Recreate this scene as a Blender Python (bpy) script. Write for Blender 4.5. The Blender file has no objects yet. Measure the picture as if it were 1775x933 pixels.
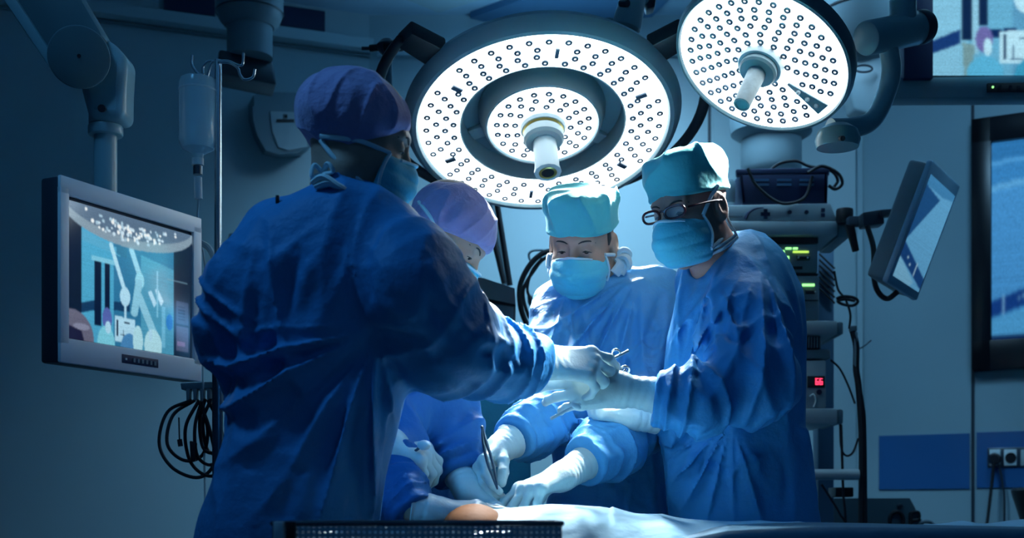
import bpy, bmesh, math, random
import numpy as np
from mathutils import Vector, Matrix, Quaternion

# ---------------------------------------------------------------- camera, world, light
PI = math.pi
FPX = 2200.0            # focal length in pixels of the 1775 x 933 frame
HX, HY = 887.5, 890.0   # principal column and the horizon row
EYE = 1.0               # camera height in metres
scene = bpy.context.scene
COL = scene.collection

cam_data = bpy.data.cameras.new('camera')
cam = bpy.data.objects.new('camera', cam_data)
COL.objects.link(cam)
cam.location = (0, 0, EYE)
cam.rotation_euler = (PI / 2, 0, 0)
cam_data.sensor_fit = 'HORIZONTAL'
cam_data.sensor_width = 36.0
cam_data.lens = FPX * 36.0 / 1775.0
cam_data.shift_y = (HY - 466.5) / 1775.0
cam_data.clip_start = 0.05
cam_data.dof.use_dof = True
cam_data.dof.focus_distance = 2.75
cam_data.dof.aperture_fstop = 4.5
scene.camera = cam

scene.view_settings.view_transform = 'Standard'
scene.view_settings.look = 'None'
scene.view_settings.gamma = 1.0
scene.view_settings.use_curve_mapping = False
scene.view_settings.exposure = 0.0

world = bpy.data.worlds.new('world')
scene.world = world
world.use_nodes = True
world.node_tree.nodes['Background'].inputs[0].default_value = (0.012, 0.075, 0.20, 1)
world.node_tree.nodes['Background'].inputs[1].default_value = 0.24


def P(px, py, d):
    """point seen at pixel (px, py) at distance d in front of the camera"""
    return Vector(((px - HX) / FPX * d, d, EYE + (HY - py) / FPX * d))


def area_light(name, loc, target, size, power, col, spread=180):
    l = bpy.data.lights.new(name, 'AREA')
    l.shape = 'DISK'
    l.size = size
    l.energy = power
    l.color = col
    l.spread = math.radians(spread)
    o = bpy.data.objects.new(name, l)
    COL.objects.link(o)
    o.location = loc
    o.rotation_euler = (Vector(target) - Vector(loc)).to_track_quat('-Z', 'Y').to_euler()
    return o


def spot_light(name, loc, target, power, col, cone, radius=0.03, blend=0.5):
    l = bpy.data.lights.new(name, 'SPOT')
    l.energy = power
    l.color = col
    l.spot_size = math.radians(cone)
    l.spot_blend = blend
    l.shadow_soft_size = radius
    o = bpy.data.objects.new(name, l)
    COL.objects.link(o)
    o.location = loc
    o.rotation_euler = (Vector(target) - Vector(loc)).to_track_quat('-Z', 'Y').to_euler()
    return o


# unseen lamps added as fill for walls, ceiling and team
area_light('back_wall_fill', (0.55, 4.4, 3.15), (0.45, 5.6, 1.3), 0.9, 36, (0.38, 0.72, 1.0), 112)  # added to make the middle of the back wall glow
area_light('right_wall_fill', (1.75, 3.9, 3.15), (1.75, 5.2, 1.1), 0.6, 15, (0.30, 0.66, 1.0), 130)  # added to lift the right wall and the trolley
area_light('ceiling_fill', (0.15, 4.9, 2.7), (0.15, 4.7, 3.2), 0.5, 7, (0.25, 0.62, 1.0))  # added behind the ring lamp to lighten the ceiling from below
area_light('side_grazing_light', (-1.3, 1.7, 3.1), (-0.1, 2.4, 1.2), 0.35, 2.0, (0.12, 0.48, 1.0), 70)  # added lamp raking the gown folds from the upper left
area_light('front_fill', (0.3, 0.5, 3.1), (0.1, 2.4, 1.2), 0.8, 0.6, (0.12, 0.45, 1.0), 100)  # weak added fill on the team from the camera side
FIELD = Vector((0.18, 2.46, 1.06))      # what both lamps are aimed at
LAMP_COL = (0.80, 0.93, 1.0)

# ---------------------------------------------------------------- materials
MATS = {}


def mat(name, col, rough=0.5, metal=0.0, spec=0.5, noise=0.0, nscale=8.0, bump=0.0, bscale=120.0,
        sheen=0.0, emit=None, estr=0.0, trans=0.0, alpha=1.0, sss=0.0, stretch=(1, 1, 1)):
    if name in MATS:
        return MATS[name]
    m = bpy.data.materials.new(name)
    m.use_nodes = True
    nt = m.node_tree
    b = nt.nodes['Principled BSDF']
    b.inputs['Base Color'].default_value = (*col, 1)
    b.inputs['Roughness'].default_value = rough
    b.inputs['Metallic'].default_value = metal
    b.inputs['Specular IOR Level'].default_value = spec
    if sheen:
        b.inputs['Sheen Weight'].default_value = sheen
    if trans:
        b.inputs['Transmission Weight'].default_value = trans
    if alpha < 1:
        b.inputs['Alpha'].default_value = alpha
    if sss:
        b.inputs['Subsurface Weight'].default_value = sss
        b.inputs['Subsurface Radius'].default_value = (0.012, 0.006, 0.004)
    if emit:
        b.inputs['Emission Color'].default_value = (*emit, 1)
        b.inputs['Emission Strength'].default_value = estr
    tc = nt.nodes.new('ShaderNodeTexCoord')
    mp = nt.nodes.new('ShaderNodeMapping')
    mp.inputs['Scale'].default_value = stretch
    nt.links.new(tc.outputs['Object'], mp.inputs[0])
    nz = nt.nodes.new('ShaderNodeTexNoise')
    nz.inputs['Scale'].default_value = nscale
    nz.inputs['Detail'].default_value = 5
    nt.links.new(mp.outputs[0], nz.inputs['Vector'])
    k = noise if noise else 0.04
    ramp = nt.nodes.new('ShaderNodeMapRange')
    ramp.inputs['From Min'].default_value = 0.3
    ramp.inputs['From Max'].default_value = 0.7
    ramp.inputs['To Min'].default_value = 1 - k
    ramp.inputs['To Max'].default_value = 1 + k
    nt.links.new(nz.outputs['Fac'], ramp.inputs[0])
    mul = nt.nodes.new('ShaderNodeVectorMath')
    mul.operation = 'SCALE'
    mul.inputs[0].default_value = col
    nt.links.new(ramp.outputs[0], mul.inputs['Scale'])
    nt.links.new(mul.outputs[0], b.inputs['Base Color'])
    if bump:
        n2 = nt.nodes.new('ShaderNodeTexNoise')
        n2.inputs['Scale'].default_value = bscale
        n2.inputs['Detail'].default_value = 4
        nt.links.new(mp.outputs[0], n2.inputs['Vector'])
        bp = nt.nodes.new('ShaderNodeBump')
        bp.inputs['Strength'].default_value = 1.0
        bp.inputs['Distance'].default_value = bump
        nt.links.new(n2.outputs['Fac'], bp.inputs['Height'])
        nt.links.new(bp.outputs[0], b.inputs['Normal'])
    MATS[name] = m
    return m


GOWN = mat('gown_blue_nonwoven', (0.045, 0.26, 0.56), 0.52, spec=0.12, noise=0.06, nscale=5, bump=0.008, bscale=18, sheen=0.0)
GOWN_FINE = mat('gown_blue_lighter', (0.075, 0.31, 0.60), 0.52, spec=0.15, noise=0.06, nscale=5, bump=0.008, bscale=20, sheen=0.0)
GOWN_SHADED = mat('gown_blue_shaded', (0.03, 0.15, 0.40), 0.52, spec=0.12, noise=0.06, nscale=5, bump=0.008, bscale=18, sheen=0.0)  # gown blue darkened: the bent figure's shade is put into the colour
GLOVE = mat('latex_glove_white', (0.62, 0.74, 0.74), 0.38, spec=0.5, noise=0.05, nscale=20, bump=0.0006, bscale=180)
CUFFM = mat('knit_cuff_pale', (0.50, 0.72, 0.80), 0.8, noise=0.08, nscale=60, bump=0.001, bscale=300)
SKIN = mat('skin_pale', (0.44, 0.27, 0.20), 0.5, spec=0.4, noise=0.10, nscale=14, bump=0.0006, bscale=160)
SKIN_D = mat('skin_tanned', (0.38, 0.21, 0.165), 0.5, spec=0.4, noise=0.12, nscale=14, bump=0.0006, bscale=160)
SKIN_O = mat('skin_prepped_orange', (0.20, 0.075, 0.026), 0.75, spec=0.08, noise=0.12, nscale=10, bump=0.0008, bscale=80)
HAIR = mat('hair_dark', (0.02, 0.015, 0.013), 0.5, noise=0.3, nscale=90, bump=0.001, bscale=400)
CAP_V = mat('bouffant_cap_violet', (0.36, 0.28, 0.50), 0.85, noise=0.15, nscale=12, bump=0.007, bscale=38, sheen=0.3)
CAP_T = mat('surgeon_cap_teal', (0.08, 0.50, 0.52), 0.75, noise=0.07, nscale=9, bump=0.002, bscale=60, sheen=0.2)
MASK = mat('face_mask_aqua', (0.10, 0.60, 0.72), 0.75, noise=0.06, nscale=14, bump=0.001, bscale=200, sheen=0.2)
STRAP = mat('mask_tie_white', (0.70, 0.82, 0.84), 0.8, noise=0.05)
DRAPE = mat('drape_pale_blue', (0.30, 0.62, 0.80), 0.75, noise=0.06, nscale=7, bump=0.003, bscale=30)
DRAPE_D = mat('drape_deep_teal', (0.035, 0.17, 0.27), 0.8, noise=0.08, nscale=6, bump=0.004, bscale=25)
STEEL = mat('brushed_steel', (0.62, 0.70, 0.74), 0.27, metal=1.0, noise=0.06, nscale=30)
STEEL_D = mat('dark_steel', (0.12, 0.16, 0.2), 0.3, metal=0.9, noise=0.08, nscale=30)
PLAS = mat('plastic_light_grey', (0.38, 0.47, 0.50), 0.42, noise=0.03, nscale=5)
PLAS_M = mat('plastic_mid_grey', (0.17, 0.25, 0.29), 0.45, noise=0.04, nscale=5)
PLAS_D = mat('plastic_charcoal', (0.02, 0.035, 0.055), 0.4, noise=0.08, nscale=6)
BLACK = mat('black_rubber', (0.006, 0.008, 0.014), 0.5, noise=0.1)
NAVY = mat('navy_plastic', (0.008, 0.02, 0.075), 0.5, noise=0.08)
LAMPGREY = mat('lamp_housing_grey', (0.22, 0.33, 0.37), 0.38, noise=0.03, nscale=4)
ARMGREY = mat('arm_enamel_grey', (0.26, 0.42, 0.45), 0.3, noise=0.04, nscale=4)
WHITEP = mat('white_plastic', (0.66, 0.78, 0.82), 0.35, noise=0.03)
LENS = mat('lamp_lens_glow', (0.9, 0.95, 1.0), 0.3, emit=(0.80, 0.94, 1.0), estr=5.5)
LEDM = mat('led_collar', (0.06, 0.10, 0.15), 0.35, noise=0.05)
GRN = mat('green_indicator', (0.2, 0.8, 0.2), 0.4, emit=(0.35, 1.0, 0.30), estr=1.6)
YEL = mat('yellow_indicator', (0.6, 0.8, 0.1), 0.4, emit=(0.55, 0.85, 0.12), estr=1.2)
RED = mat('red_display', (0.9, 0.05, 0.1), 0.4, emit=(1.0, 0.06, 0.16), estr=2.0)
BLUEL = mat('blue_indicator', (0.05, 0.2, 1.0), 0.4, emit=(0.08, 0.3, 1.0), estr=4.0)
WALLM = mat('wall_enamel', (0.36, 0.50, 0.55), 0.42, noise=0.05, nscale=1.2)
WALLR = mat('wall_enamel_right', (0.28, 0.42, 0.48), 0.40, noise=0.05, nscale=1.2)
BAND = mat('wall_band_blue', (0.025, 0.12, 0.32), 0.20, noise=0.05, nscale=2)
CEILM = mat('ceiling_paint', (0.42, 0.62, 0.75), 0.7, noise=0.05, nscale=1.5)
FLOORM = mat('floor_vinyl', (0.05, 0.14, 0.22), 0.3, noise=0.08, nscale=3)
BRASS = mat('brass_ring', (0.65, 0.50, 0.14), 0.3, metal=0.8)
LIQUID = mat('saline_bottle', (0.45, 0.68, 0.76), 0.15, alpha=0.55, noise=0.03)
TUBEC = mat('clear_tubing', (0.55, 0.72, 0.78), 0.2, alpha=0.6)
GLASSES = mat('spectacle_frame', (0.05, 0.01, 0.015), 0.25)
GLASSM = mat('spectacle_lens', (0.75, 0.8, 0.85), 0.15, alpha=0.12, spec=0.4)


# ---------------------------------------------------------------- scene helpers
def tag(o, label=None, cat=None, group=None, kind=None):
    if label: o['label'] = label
    if cat: o['category'] = cat
    if group: o['group'] = group
    if kind: o['kind'] = kind
    return o


def empty(name, loc, label, cat, group=None):
    o = bpy.data.objects.new(name, None)
    COL.objects.link(o)
    o.location = loc
    o.empty_display_size = 0.05
    return tag(o, label, cat, group)


def root_loc(o):
    while o.parent:
        o = o.parent
    return Vector(o.location)


def link_mesh(name, verts, faces, m, parent=None, loc=None, smooth=True, angle=None):
    """verts are world coordinates; ONE mesh object"""
    me = bpy.data.meshes.new(name)
    base = root_loc(parent) if parent else (Vector(loc) if loc is not None else Vector((0, 0, 0)))
    v = np.asarray(verts, dtype=np.float64).reshape(-1, 3) - np.array(base)
    if isinstance(faces, np.ndarray):
        nf, k = faces.shape
        me.vertices.add(len(v))
        me.vertices.foreach_set('co', v.astype(np.float32).ravel())
        me.loops.add(nf * k)
        me.loops.foreach_set('vertex_index', faces.astype(np.int32).ravel())
        me.polygons.add(nf)
        me.polygons.foreach_set('loop_start', np.arange(0, nf * k, k, dtype=np.int32))
        me.update(calc_edges=True)
        me.validate()
    else:
        me.from_pydata([tuple(x) for x in v], [], faces)
        me.update()
    if smooth:
        me.polygons.foreach_set('use_smooth', [True] * len(me.polygons))
        if angle:
            me.set_sharp_from_angle(angle=math.radians(angle))
    me.materials.append(m)
    o = bpy.data.objects.new(name, me)
    COL.objects.link(o)
    if parent:
        o.parent = parent
        if parent.parent is None and parent.type != 'EMPTY':
            pass
    elif loc is not None:
        o.location = loc
    return o


def catmull(pts, n=8, closed=False):
    pts = [Vector(p) for p in pts]
    if len(pts) < 3 and not closed:
        return pts
    out = []
    N = len(pts)
    segs = N if closed else N - 1
    for i in range(segs):
        if closed:
            p0, p1, p2, p3 = pts[(i - 1) % N], pts[i], pts[(i + 1) % N], pts[(i + 2) % N]
        else:
            p1, p2 = pts[i], pts[i + 1]
            p0 = pts[i - 1] if i else p1 * 2 - p2
            p3 = pts[i + 2] if i + 2 < N else p2 * 2 - p1
        for j in range(n):
            t = j / n
            out.append(0.5 * ((2 * p1) + (p2 - p0) * t + (2 * p0 - 5 * p1 + 4 * p2 - p3) * t * t
                              + (3 * p1 - p0 - 3 * p2 + p3) * t ** 3))
    if not closed:
        out.append(pts[-1])
    return out


def frame_of(axis):
    a = Vector(axis).normalized()
    h = Vector((0, 0, 1)) if abs(a.z) < 0.9 else Vector((1, 0, 0))
    u = a.cross(h).normalized()
    v = a.cross(u).normalized()
    return u, v, a


class MB:
    """collects shapes and links them as one mesh"""

    def __init__(self):
        self.v = []
        self.f = []

    def add(self, v, f):
        n = len(self.v)
        self.v += [Vector(x) for x in v]
        self.f += [tuple(i + n for i in q) for q in f]
        return self

    def box(self, c, s, R=None, bevel=0.0, seg=2):
        bm = bmesh.new()
        bmesh.ops.create_cube(bm, size=1.0)
        for q in bm.verts:
            q.co = Vector((q.co.x * s[0], q.co.y * s[1], q.co.z * s[2]))
        if bevel > 0:
            bmesh.ops.bevel(bm, geom=list(bm.edges), offset=min(bevel, min(s) * 0.45), segments=seg,
                            profile=0.5, affect='EDGES')
        M = R.to_4x4() if R is not None else Matrix()
        c = Vector(c)
        bm.verts.index_update()
        self.add([M @ q.co + c for q in bm.verts], [[q.index for q in f.verts] for f in bm.faces])
        bm.free()
        return self

    def slab(self, quad, tvec, bevel=0.0, seg=2):
        """hexahedron from four front corners and a thickness vector"""
        q = [Vector(p) for p in quad]
        t = Vector(tvec)
        bm = bmesh.new()
        a = [bm.verts.new(p) for p in q]
        b = [bm.verts.new(p + t) for p in q]
        bm.faces.new(a)
        bm.faces.new(b[::-1])
        for i in range(4):
            j = (i + 1) % 4
            bm.faces.new([a[j], a[i], b[i], b[j]])
        bmesh.ops.recalc_face_normals(bm, faces=list(bm.faces))
        if bevel > 0:
            bmesh.ops.bevel(bm, geom=list(bm.edges), offset=bevel, segments=seg, profile=0.5, affect='EDGES')
        bm.verts.index_update()
        self.add([x.co.copy() for x in bm.verts], [[x.index for x in f.verts] for f in bm.faces])
        bm.free()
        return self

    def tube(self, pts, r, n=12, closed=False, flat=None, flatdir=None, cap=True):
        pts = [Vector(p) for p in pts]
        N = len(pts)
        rs = r if isinstance(r, (list, tuple)) else [r] * N
        if len(rs) != N:
            rs = list(np.interp(np.linspace(0, 1, N), np.linspace(0, 1, len(rs)), rs))
        vs = []
        prev = None
        for i in range(N):
            if closed:
                t = (pts[(i + 1) % N] - pts[i - 1])
            else:
                t = pts[min(i + 1, N - 1)] - pts[max(i - 1, 0)]
            t = t.normalized() if t.length > 1e-9 else Vector((0, 0, 1))
            if flatdir is not None:
                u = (Vector(flatdir) - t * t.dot(Vector(flatdir))).normalized()
            elif prev is None:
                u = frame_of(t)[0]
            else:
                u = (prev - t * prev.dot(t))
                u = u.normalized() if u.length > 1e-6 else frame_of(t)[0]
            prev = u
            w = t.cross(u)
            k = flat if flat else 1.0
            for j in range(n):
                a = 2 * PI * j / n
                vs.append(pts[i] + u * (math.cos(a) * rs[i] * k) + w * (math.sin(a) * rs[i]))
        fs = []
        for i in range(N if closed else N - 1):
            i2 = (i + 1) % N
            for j in range(n):
                j2 = (j + 1) % n
                fs.append((i * n + j, i * n + j2, i2 * n + j2, i2 * n + j))
        if not closed and cap:
            fs.append(tuple(range(n))[::-1])
            fs.append(tuple((N - 1) * n + j for j in range(n)))
        return self.add(vs, fs)

    def cyl(self, a, b, r, r2=None, n=24, bev=0.0):
        a, b = Vector(a), Vector(b)
        r2 = r if r2 is None else r2
        if bev:
            d = (b - a).normalized()
            return self.lathe([(0, 0), (r - bev, 0), (r - bev * .3, bev * .3), (r, bev), (r2, (b - a).length - bev),
                               (r2 - bev * .3, (b - a).length - bev * .3), (r2 - bev, (b - a).length), (0, (b - a).length)], a, d, n)
        return self.tube([a, b], [r, r2], n)

    def lathe(self, prof, origin, axis, n=32, closed=False):
        u, v, a = frame_of(axis)
        o = Vector(origin)
        vs = []
        m = len(prof)
        for (r, h) in prof:
            for j in range(n):
                t = 2 * PI * j / n
                vs.append(o + a * h + u * (math.cos(t) * max(r, 1e-5)) + v * (math.sin(t) * max(r, 1e-5)))
        fs = []
        for i in range(m if closed else m - 1):
            i2 = (i + 1) % m
            for j in range(n):
                j2 = (j + 1) % n
                fs.append((i * n + j, i2 * n + j, i2 * n + j2, i * n + j2))
        return self.add(vs, fs)

    def prism(self, poly, tvec):
        p = [Vector(q) for q in poly]
        t = Vector(tvec)
        n = len(p)
        fs = [tuple(range(n)), tuple(range(2 * n - 1, n - 1, -1))]
        for i in range(n):
            j = (i + 1) % n
            fs.append((i, i + n, j + n, j))
        return self.add(p + [q + t for q in p], fs)

    def ball(self, c, r, n=16, R=None):
        r = Vector(r) if not isinstance(r, (int, float)) else Vector((r, r, r))
        c = Vector(c)
        vs, fs = [], []
        m = n // 2
        for i in range(m + 1):
            th = PI * i / m
            for j in range(n):
                ph = 2 * PI * j / n
                q = Vector((r.x * math.sin(th) * math.cos(ph), r.y * math.sin(th) * math.sin(ph), r.z * math.cos(th)))
                if R is not None:
                    q = R @ q
                vs.append(c + q)
        for i in range(m):
            for j in range(n):
                j2 = (j + 1) % n
                fs.append((i * n + j, (i + 1) * n + j, (i + 1) * n + j2, i * n + j2))
        return self.add(vs, fs)

    def build(self, name, m, parent=None, loc=None, smooth=True, angle=35):
        bm = bmesh.new()
        base = root_loc(parent) if parent else (Vector(loc) if loc is not None else Vector((0, 0, 0)))
        vv = [bm.verts.new(x - base) for x in self.v]
        for f in self.f:
            try:
                bm.faces.new([vv[i] for i in f])
            except ValueError:
                pass
        bmesh.ops.remove_doubles(bm, verts=bm.verts, dist=2e-6)
        bmesh.ops.recalc_face_normals(bm, faces=list(bm.faces))
        me = bpy.data.meshes.new(name)
        bm.to_mesh(me)
        bm.free()
        if smooth:
            me.polygons.foreach_set('use_smooth', [True] * len(me.polygons))
            me.set_sharp_from_angle(angle=math.radians(angle))
        me.materials.append(m)
        o = bpy.data.objects.new(name, me)
        COL.objects.link(o)
        if parent:
            o.parent = parent
        elif loc is not None:
            o.location = loc
        return o


def dup(o, off=None, parent=None):
    c = o.copy()
    COL.objects.link(c)
    if parent is not None:
        c.parent = parent
    if off is not None:
        c.location = Vector(o.location) + Vector(off)
    return c


def rot_to(x, y, z):
    """matrix whose columns are the given axes"""
    return Matrix((Vector(x), Vector(y), Vector(z))).transposed()
# ---------------------------------------------------------------- implicit modelling (signed distances on numpy points)
A3 = lambda v: np.array(tuple(v), dtype=np.float32)


def rc(p, a, b, ra, rb):
    a, b = A3(a), A3(b)
    ba = b - a
    pa = p - a
    h = np.clip(pa @ ba / max(float(ba @ ba), 1e-9), 0, 1)
    q = pa - h[:, None] * ba
    return np.sqrt((q * q).sum(1)) - (ra + (rb - ra) * h)


def ell(p, c, r):
    r = A3(r)
    q = p - A3(c)
    k0 = np.sqrt(((q / r) ** 2).sum(1))
    k1 = np.sqrt(((q / (r * r)) ** 2).sum(1)) + 1e-9
    return k0 * (k0 - 1) / k1


def smin(a, b, k):
    h = np.maximum(k - np.abs(a - b), 0) / k
    return np.minimum(a, b) - h * h * k * 0.25


def smax(a, b, k):
    return -smin(-a, -b, k)


def cull(f, p, c, R):
    """evaluate f only near c; the shape must lie within R - 0.03 of c"""
    q = p - A3(c)
    d = np.sqrt((q * q).sum(1))
    out = np.maximum(d - R, 0) + 0.06
    m = d < R
    if m.any():
        out[m] = f(p[m])
    return out.astype(np.float32)


def zloft(knots, e=2.3):
    """knots: (row, left px, right px, depth, half thickness) -> upright body of elliptic slices"""
    K = []
    for (py, L, Rr, d, ry) in knots:
        a, b = P(L, py, d), P(Rr, py, d)
        K.append((a.z, (a.x + b.x) / 2, d, (b.x - a.x) / 2, ry))
    K.sort()
    K = np.array(K)
    zz = np.linspace(K[0, 0], K[-1, 0], 160)
    C = np.stack([np.interp(zz, K[:, 0], K[:, i]) for i in range(1, 5)], 1)
    for _ in range(5):
        C[1:-1] = (C[:-2] + 2 * C[1:-1] + C[2:]) / 4
    z0, z1 = K[0, 0], K[-1, 0]

    def f(p):
        z = p[:, 2]
        cx, cy, rx, ry = (np.interp(z, zz, C[:, i]) for i in range(4))
        u = np.abs((p[:, 0] - cx) / rx)
        v = np.abs((p[:, 1] - cy) / ry)
        k = (u ** e + v ** e) ** (1 / e)
        d = (k - 1) * np.minimum(rx, ry)
        return np.maximum(d, np.maximum(z - z1, z0 - z)).astype(np.float32)
    return f


def wnoise(seed, kmin, kmax, n=10, stretch=(1, 1, 1)):
    rng = np.random.RandomState(seed)
    D = rng.randn(n, 3)
    D /= np.linalg.norm(D, axis=1)[:, None]
    K = (D * rng.uniform(kmin, kmax, (n, 1)) / np.array(stretch)).astype(np.float32)
    ph = rng.uniform(0, 6.28, n).astype(np.float32)

    def f(p):
        s = 0
        for i in range(n):
            s = s + np.sin(p @ K[i] + ph[i])
        return s / math.sqrt(n)
    return f


def march(f, px, py, d0=1.2, d1=4.0):
    """first point of the surface f seen at pixel (px, py)"""
    ds = np.linspace(d0, d1, 1400)
    ray = np.array([(px - HX) / FPX, 1.0, (HY - py) / FPX])
    pts = (np.outer(ds, ray) + np.array([0, 0, EYE])).astype(np.float32)
    v = f(pts)
    i = np.where(v < 0)[0]
    if len(i) == 0:
        j = int(np.argmin(v))
        return Vector(pts[j])
    return Vector(pts[i[0]])


def polydist(p, pts, taper=True):
    """distance to a polyline and the height factor (tapers to both ends)"""
    best = np.full(len(p), 9.0, np.float32)
    tt = np.zeros(len(p), np.float32)
    n = len(pts) - 1
    for i in range(n):
        a, b = A3(pts[i]), A3(pts[i + 1])
        ba = b - a
        pa = p - a
        h = np.clip(pa @ ba / max(float(ba @ ba), 1e-9), 0, 1)
        q = pa - h[:, None] * ba
        d = np.sqrt((q * q).sum(1))
        m = d < best
        best[m] = d[m]
        tt[m] = (i + h[m]) / n
    return best, tt


def make_folds(base, specs):
    """specs: (pixel path, height, width[, end]) ; positive height = ridge, negative = crease"""
    out = []
    for s in specs:
        path, h, w = s[0], s[1], s[2]
        mode = s[3] if len(s) > 3 else 'both'
        pts = [march(base, x, y) for x, y in path]
        pts = catmull(pts, 4) if len(pts) > 2 else pts
        c = sum(pts, Vector()) / len(pts)
        R = max((q - c).length for q in pts) + 2.6 * w
        out.append((pts, h, w, mode, A3(c), R))

    def f(p):
        acc = np.zeros(len(p), np.float32)
        for pts, h, w, mode, c, R in out:
            q = p - c
            m = (q * q).sum(1) < R * R
            if not m.any():
                continue
            d, t = polydist(p[m], pts)
            if mode == 'both':
                tp = np.maximum(np.sin(np.clip(t, 0, 1) * 3.1415), 0) ** 0.6
            elif mode == 'start':
                tp = np.maximum(1 - t, 0) ** 0.7
            else:
                tp = np.maximum(t, 0) ** 0.7
            acc[m] += 1.25 * h * tp * np.exp(-(d / w) ** 1.35)
        return acc
    return f


def mesh_sdf(f, lo, hi, h, thr=None):
    """surface nets over a narrow band"""
    lo, hi = np.array(lo, float), np.array(hi, float)
    S = 4
    nc = np.ceil((hi - lo) / (h * S)).astype(int) + 1
    n = nc * S + 1
    ax = [lo[i] + np.arange(nc[i] + 1) * h * S for i in range(3)]
    G = np.stack(np.meshgrid(*ax, indexing='ij'), -1).reshape(-1, 3).astype(np.float32)
    dc = f(G).reshape(nc + 1)
    thr = thr or h * S * 1.9 + 0.012
    near = np.abs(dc) < thr
    neg = dc < 0
    act = np.zeros(nc, bool)
    sgn = np.zeros(nc, bool)
    for i in (0, 1):
        for j in (0, 1):
            for k in (0, 1):
                act |= near[i:i + nc[0], j:j + nc[1], k:k + nc[2]]
                s = neg[i:i + nc[0], j:j + nc[1], k:k + nc[2]]
                sgn |= s
    # cells whose corners disagree are always active
    D = np.full(n, 1.0, np.float32)
    mask = np.zeros(n, bool)
    sg = np.repeat(np.repeat(np.repeat(sgn, S, 0), S, 1), S, 2)
    D[:-1, :-1, :-1][sg] = -1.0
    I = np.argwhere(act)
    for a in range(S + 1):
        for b in range(S + 1):
            for c in range(S + 1):
                mask[I[:, 0] * S + a, I[:, 1] * S + b, I[:, 2] * S + c] = True
    idx = np.argwhere(mask)
    vals = np.empty(len(idx), np.float32)
    CH = 400000
    for s in range(0, len(idx), CH):
        q = (idx[s:s + CH] * h + lo).astype(np.float32)
        vals[s:s + CH] = f(q)
    D[mask] = vals
    del mask, sg
    B = D < 0
    c8 = np.zeros(n - 1, np.int8)
    for i in (0, 1):
        for j in (0, 1):
            for k in (0, 1):
                c8 += B[i:n[0] - 1 + i, j:n[1] - 1 + j, k:n[2] - 1 + k]
    cell = (c8 > 0) & (c8 < 8)
    ci = np.argwhere(cell)
    ids = np.full(n - 1, -1, np.int32)
    ids[cell] = np.arange(len(ci))
    corn = [(i, j, k) for i in (0, 1) for j in (0, 1) for k in (0, 1)]
    cv = np.stack([D[ci[:, 0] + a, ci[:, 1] + b, ci[:, 2] + c] for a, b, c in corn], 1)
    acc = np.zeros((len(ci), 3))
    cnt = np.zeros(len(ci))
    for a in range(8):
        for b in range(a + 1, 8):
            ca, cb = np.array(corn[a]), np.array(corn[b])
            if np.abs(ca - cb).sum() != 1:
                continue
            va, vb = cv[:, a], cv[:, b]
            m = (va < 0) != (vb < 0)
            t = va[m] / (va[m] - vb[m])
            acc[m] += ca + t[:, None] * (cb - ca)
            cnt[m] += 1
    verts = (ci + acc / cnt[:, None]) * h + lo
    quads = []
    for axis in range(3):
        s0 = [slice(None)] * 3
        s1 = [slice(None)] * 3
        s0[axis] = slice(0, -1)
        s1[axis] = slice(1, None)
        b0, b1 = B[tuple(s0)], B[tuple(s1)]
        e = np.argwhere(b0 != b1)
        o1, o2 = (axis + 1) % 3, (axis + 2) % 3
        ok = (e[:, o1] > 0) & (e[:, o2] > 0) & (e[:, o1] < n[o1] - 1) & (e[:, o2] < n[o2] - 1)
        e = e[ok]
        inside = b0[e[:, 0], e[:, 1], e[:, 2]]
        q = []
        for d1, d2 in ((1, 1), (0, 1), (0, 0), (1, 0)):
            c = e.copy()
            c[:, o1] -= d1
            c[:, o2] -= d2
            q.append(ids[c[:, 0], c[:, 1], c[:, 2]])
        q = np.stack(q, 1)
        q[~inside] = q[~inside][:, ::-1]
        quads.append(q)
    quads = np.concatenate(quads)
    quads = quads[(quads >= 0).all(1)]
    return verts, quads


def sdf_obj(name, f, lo, hi, h, m, parent=None, loc=None):
    v, q = mesh_sdf(f, lo, hi, h)
    return link_mesh(name, v, q, m, parent, loc)


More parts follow.
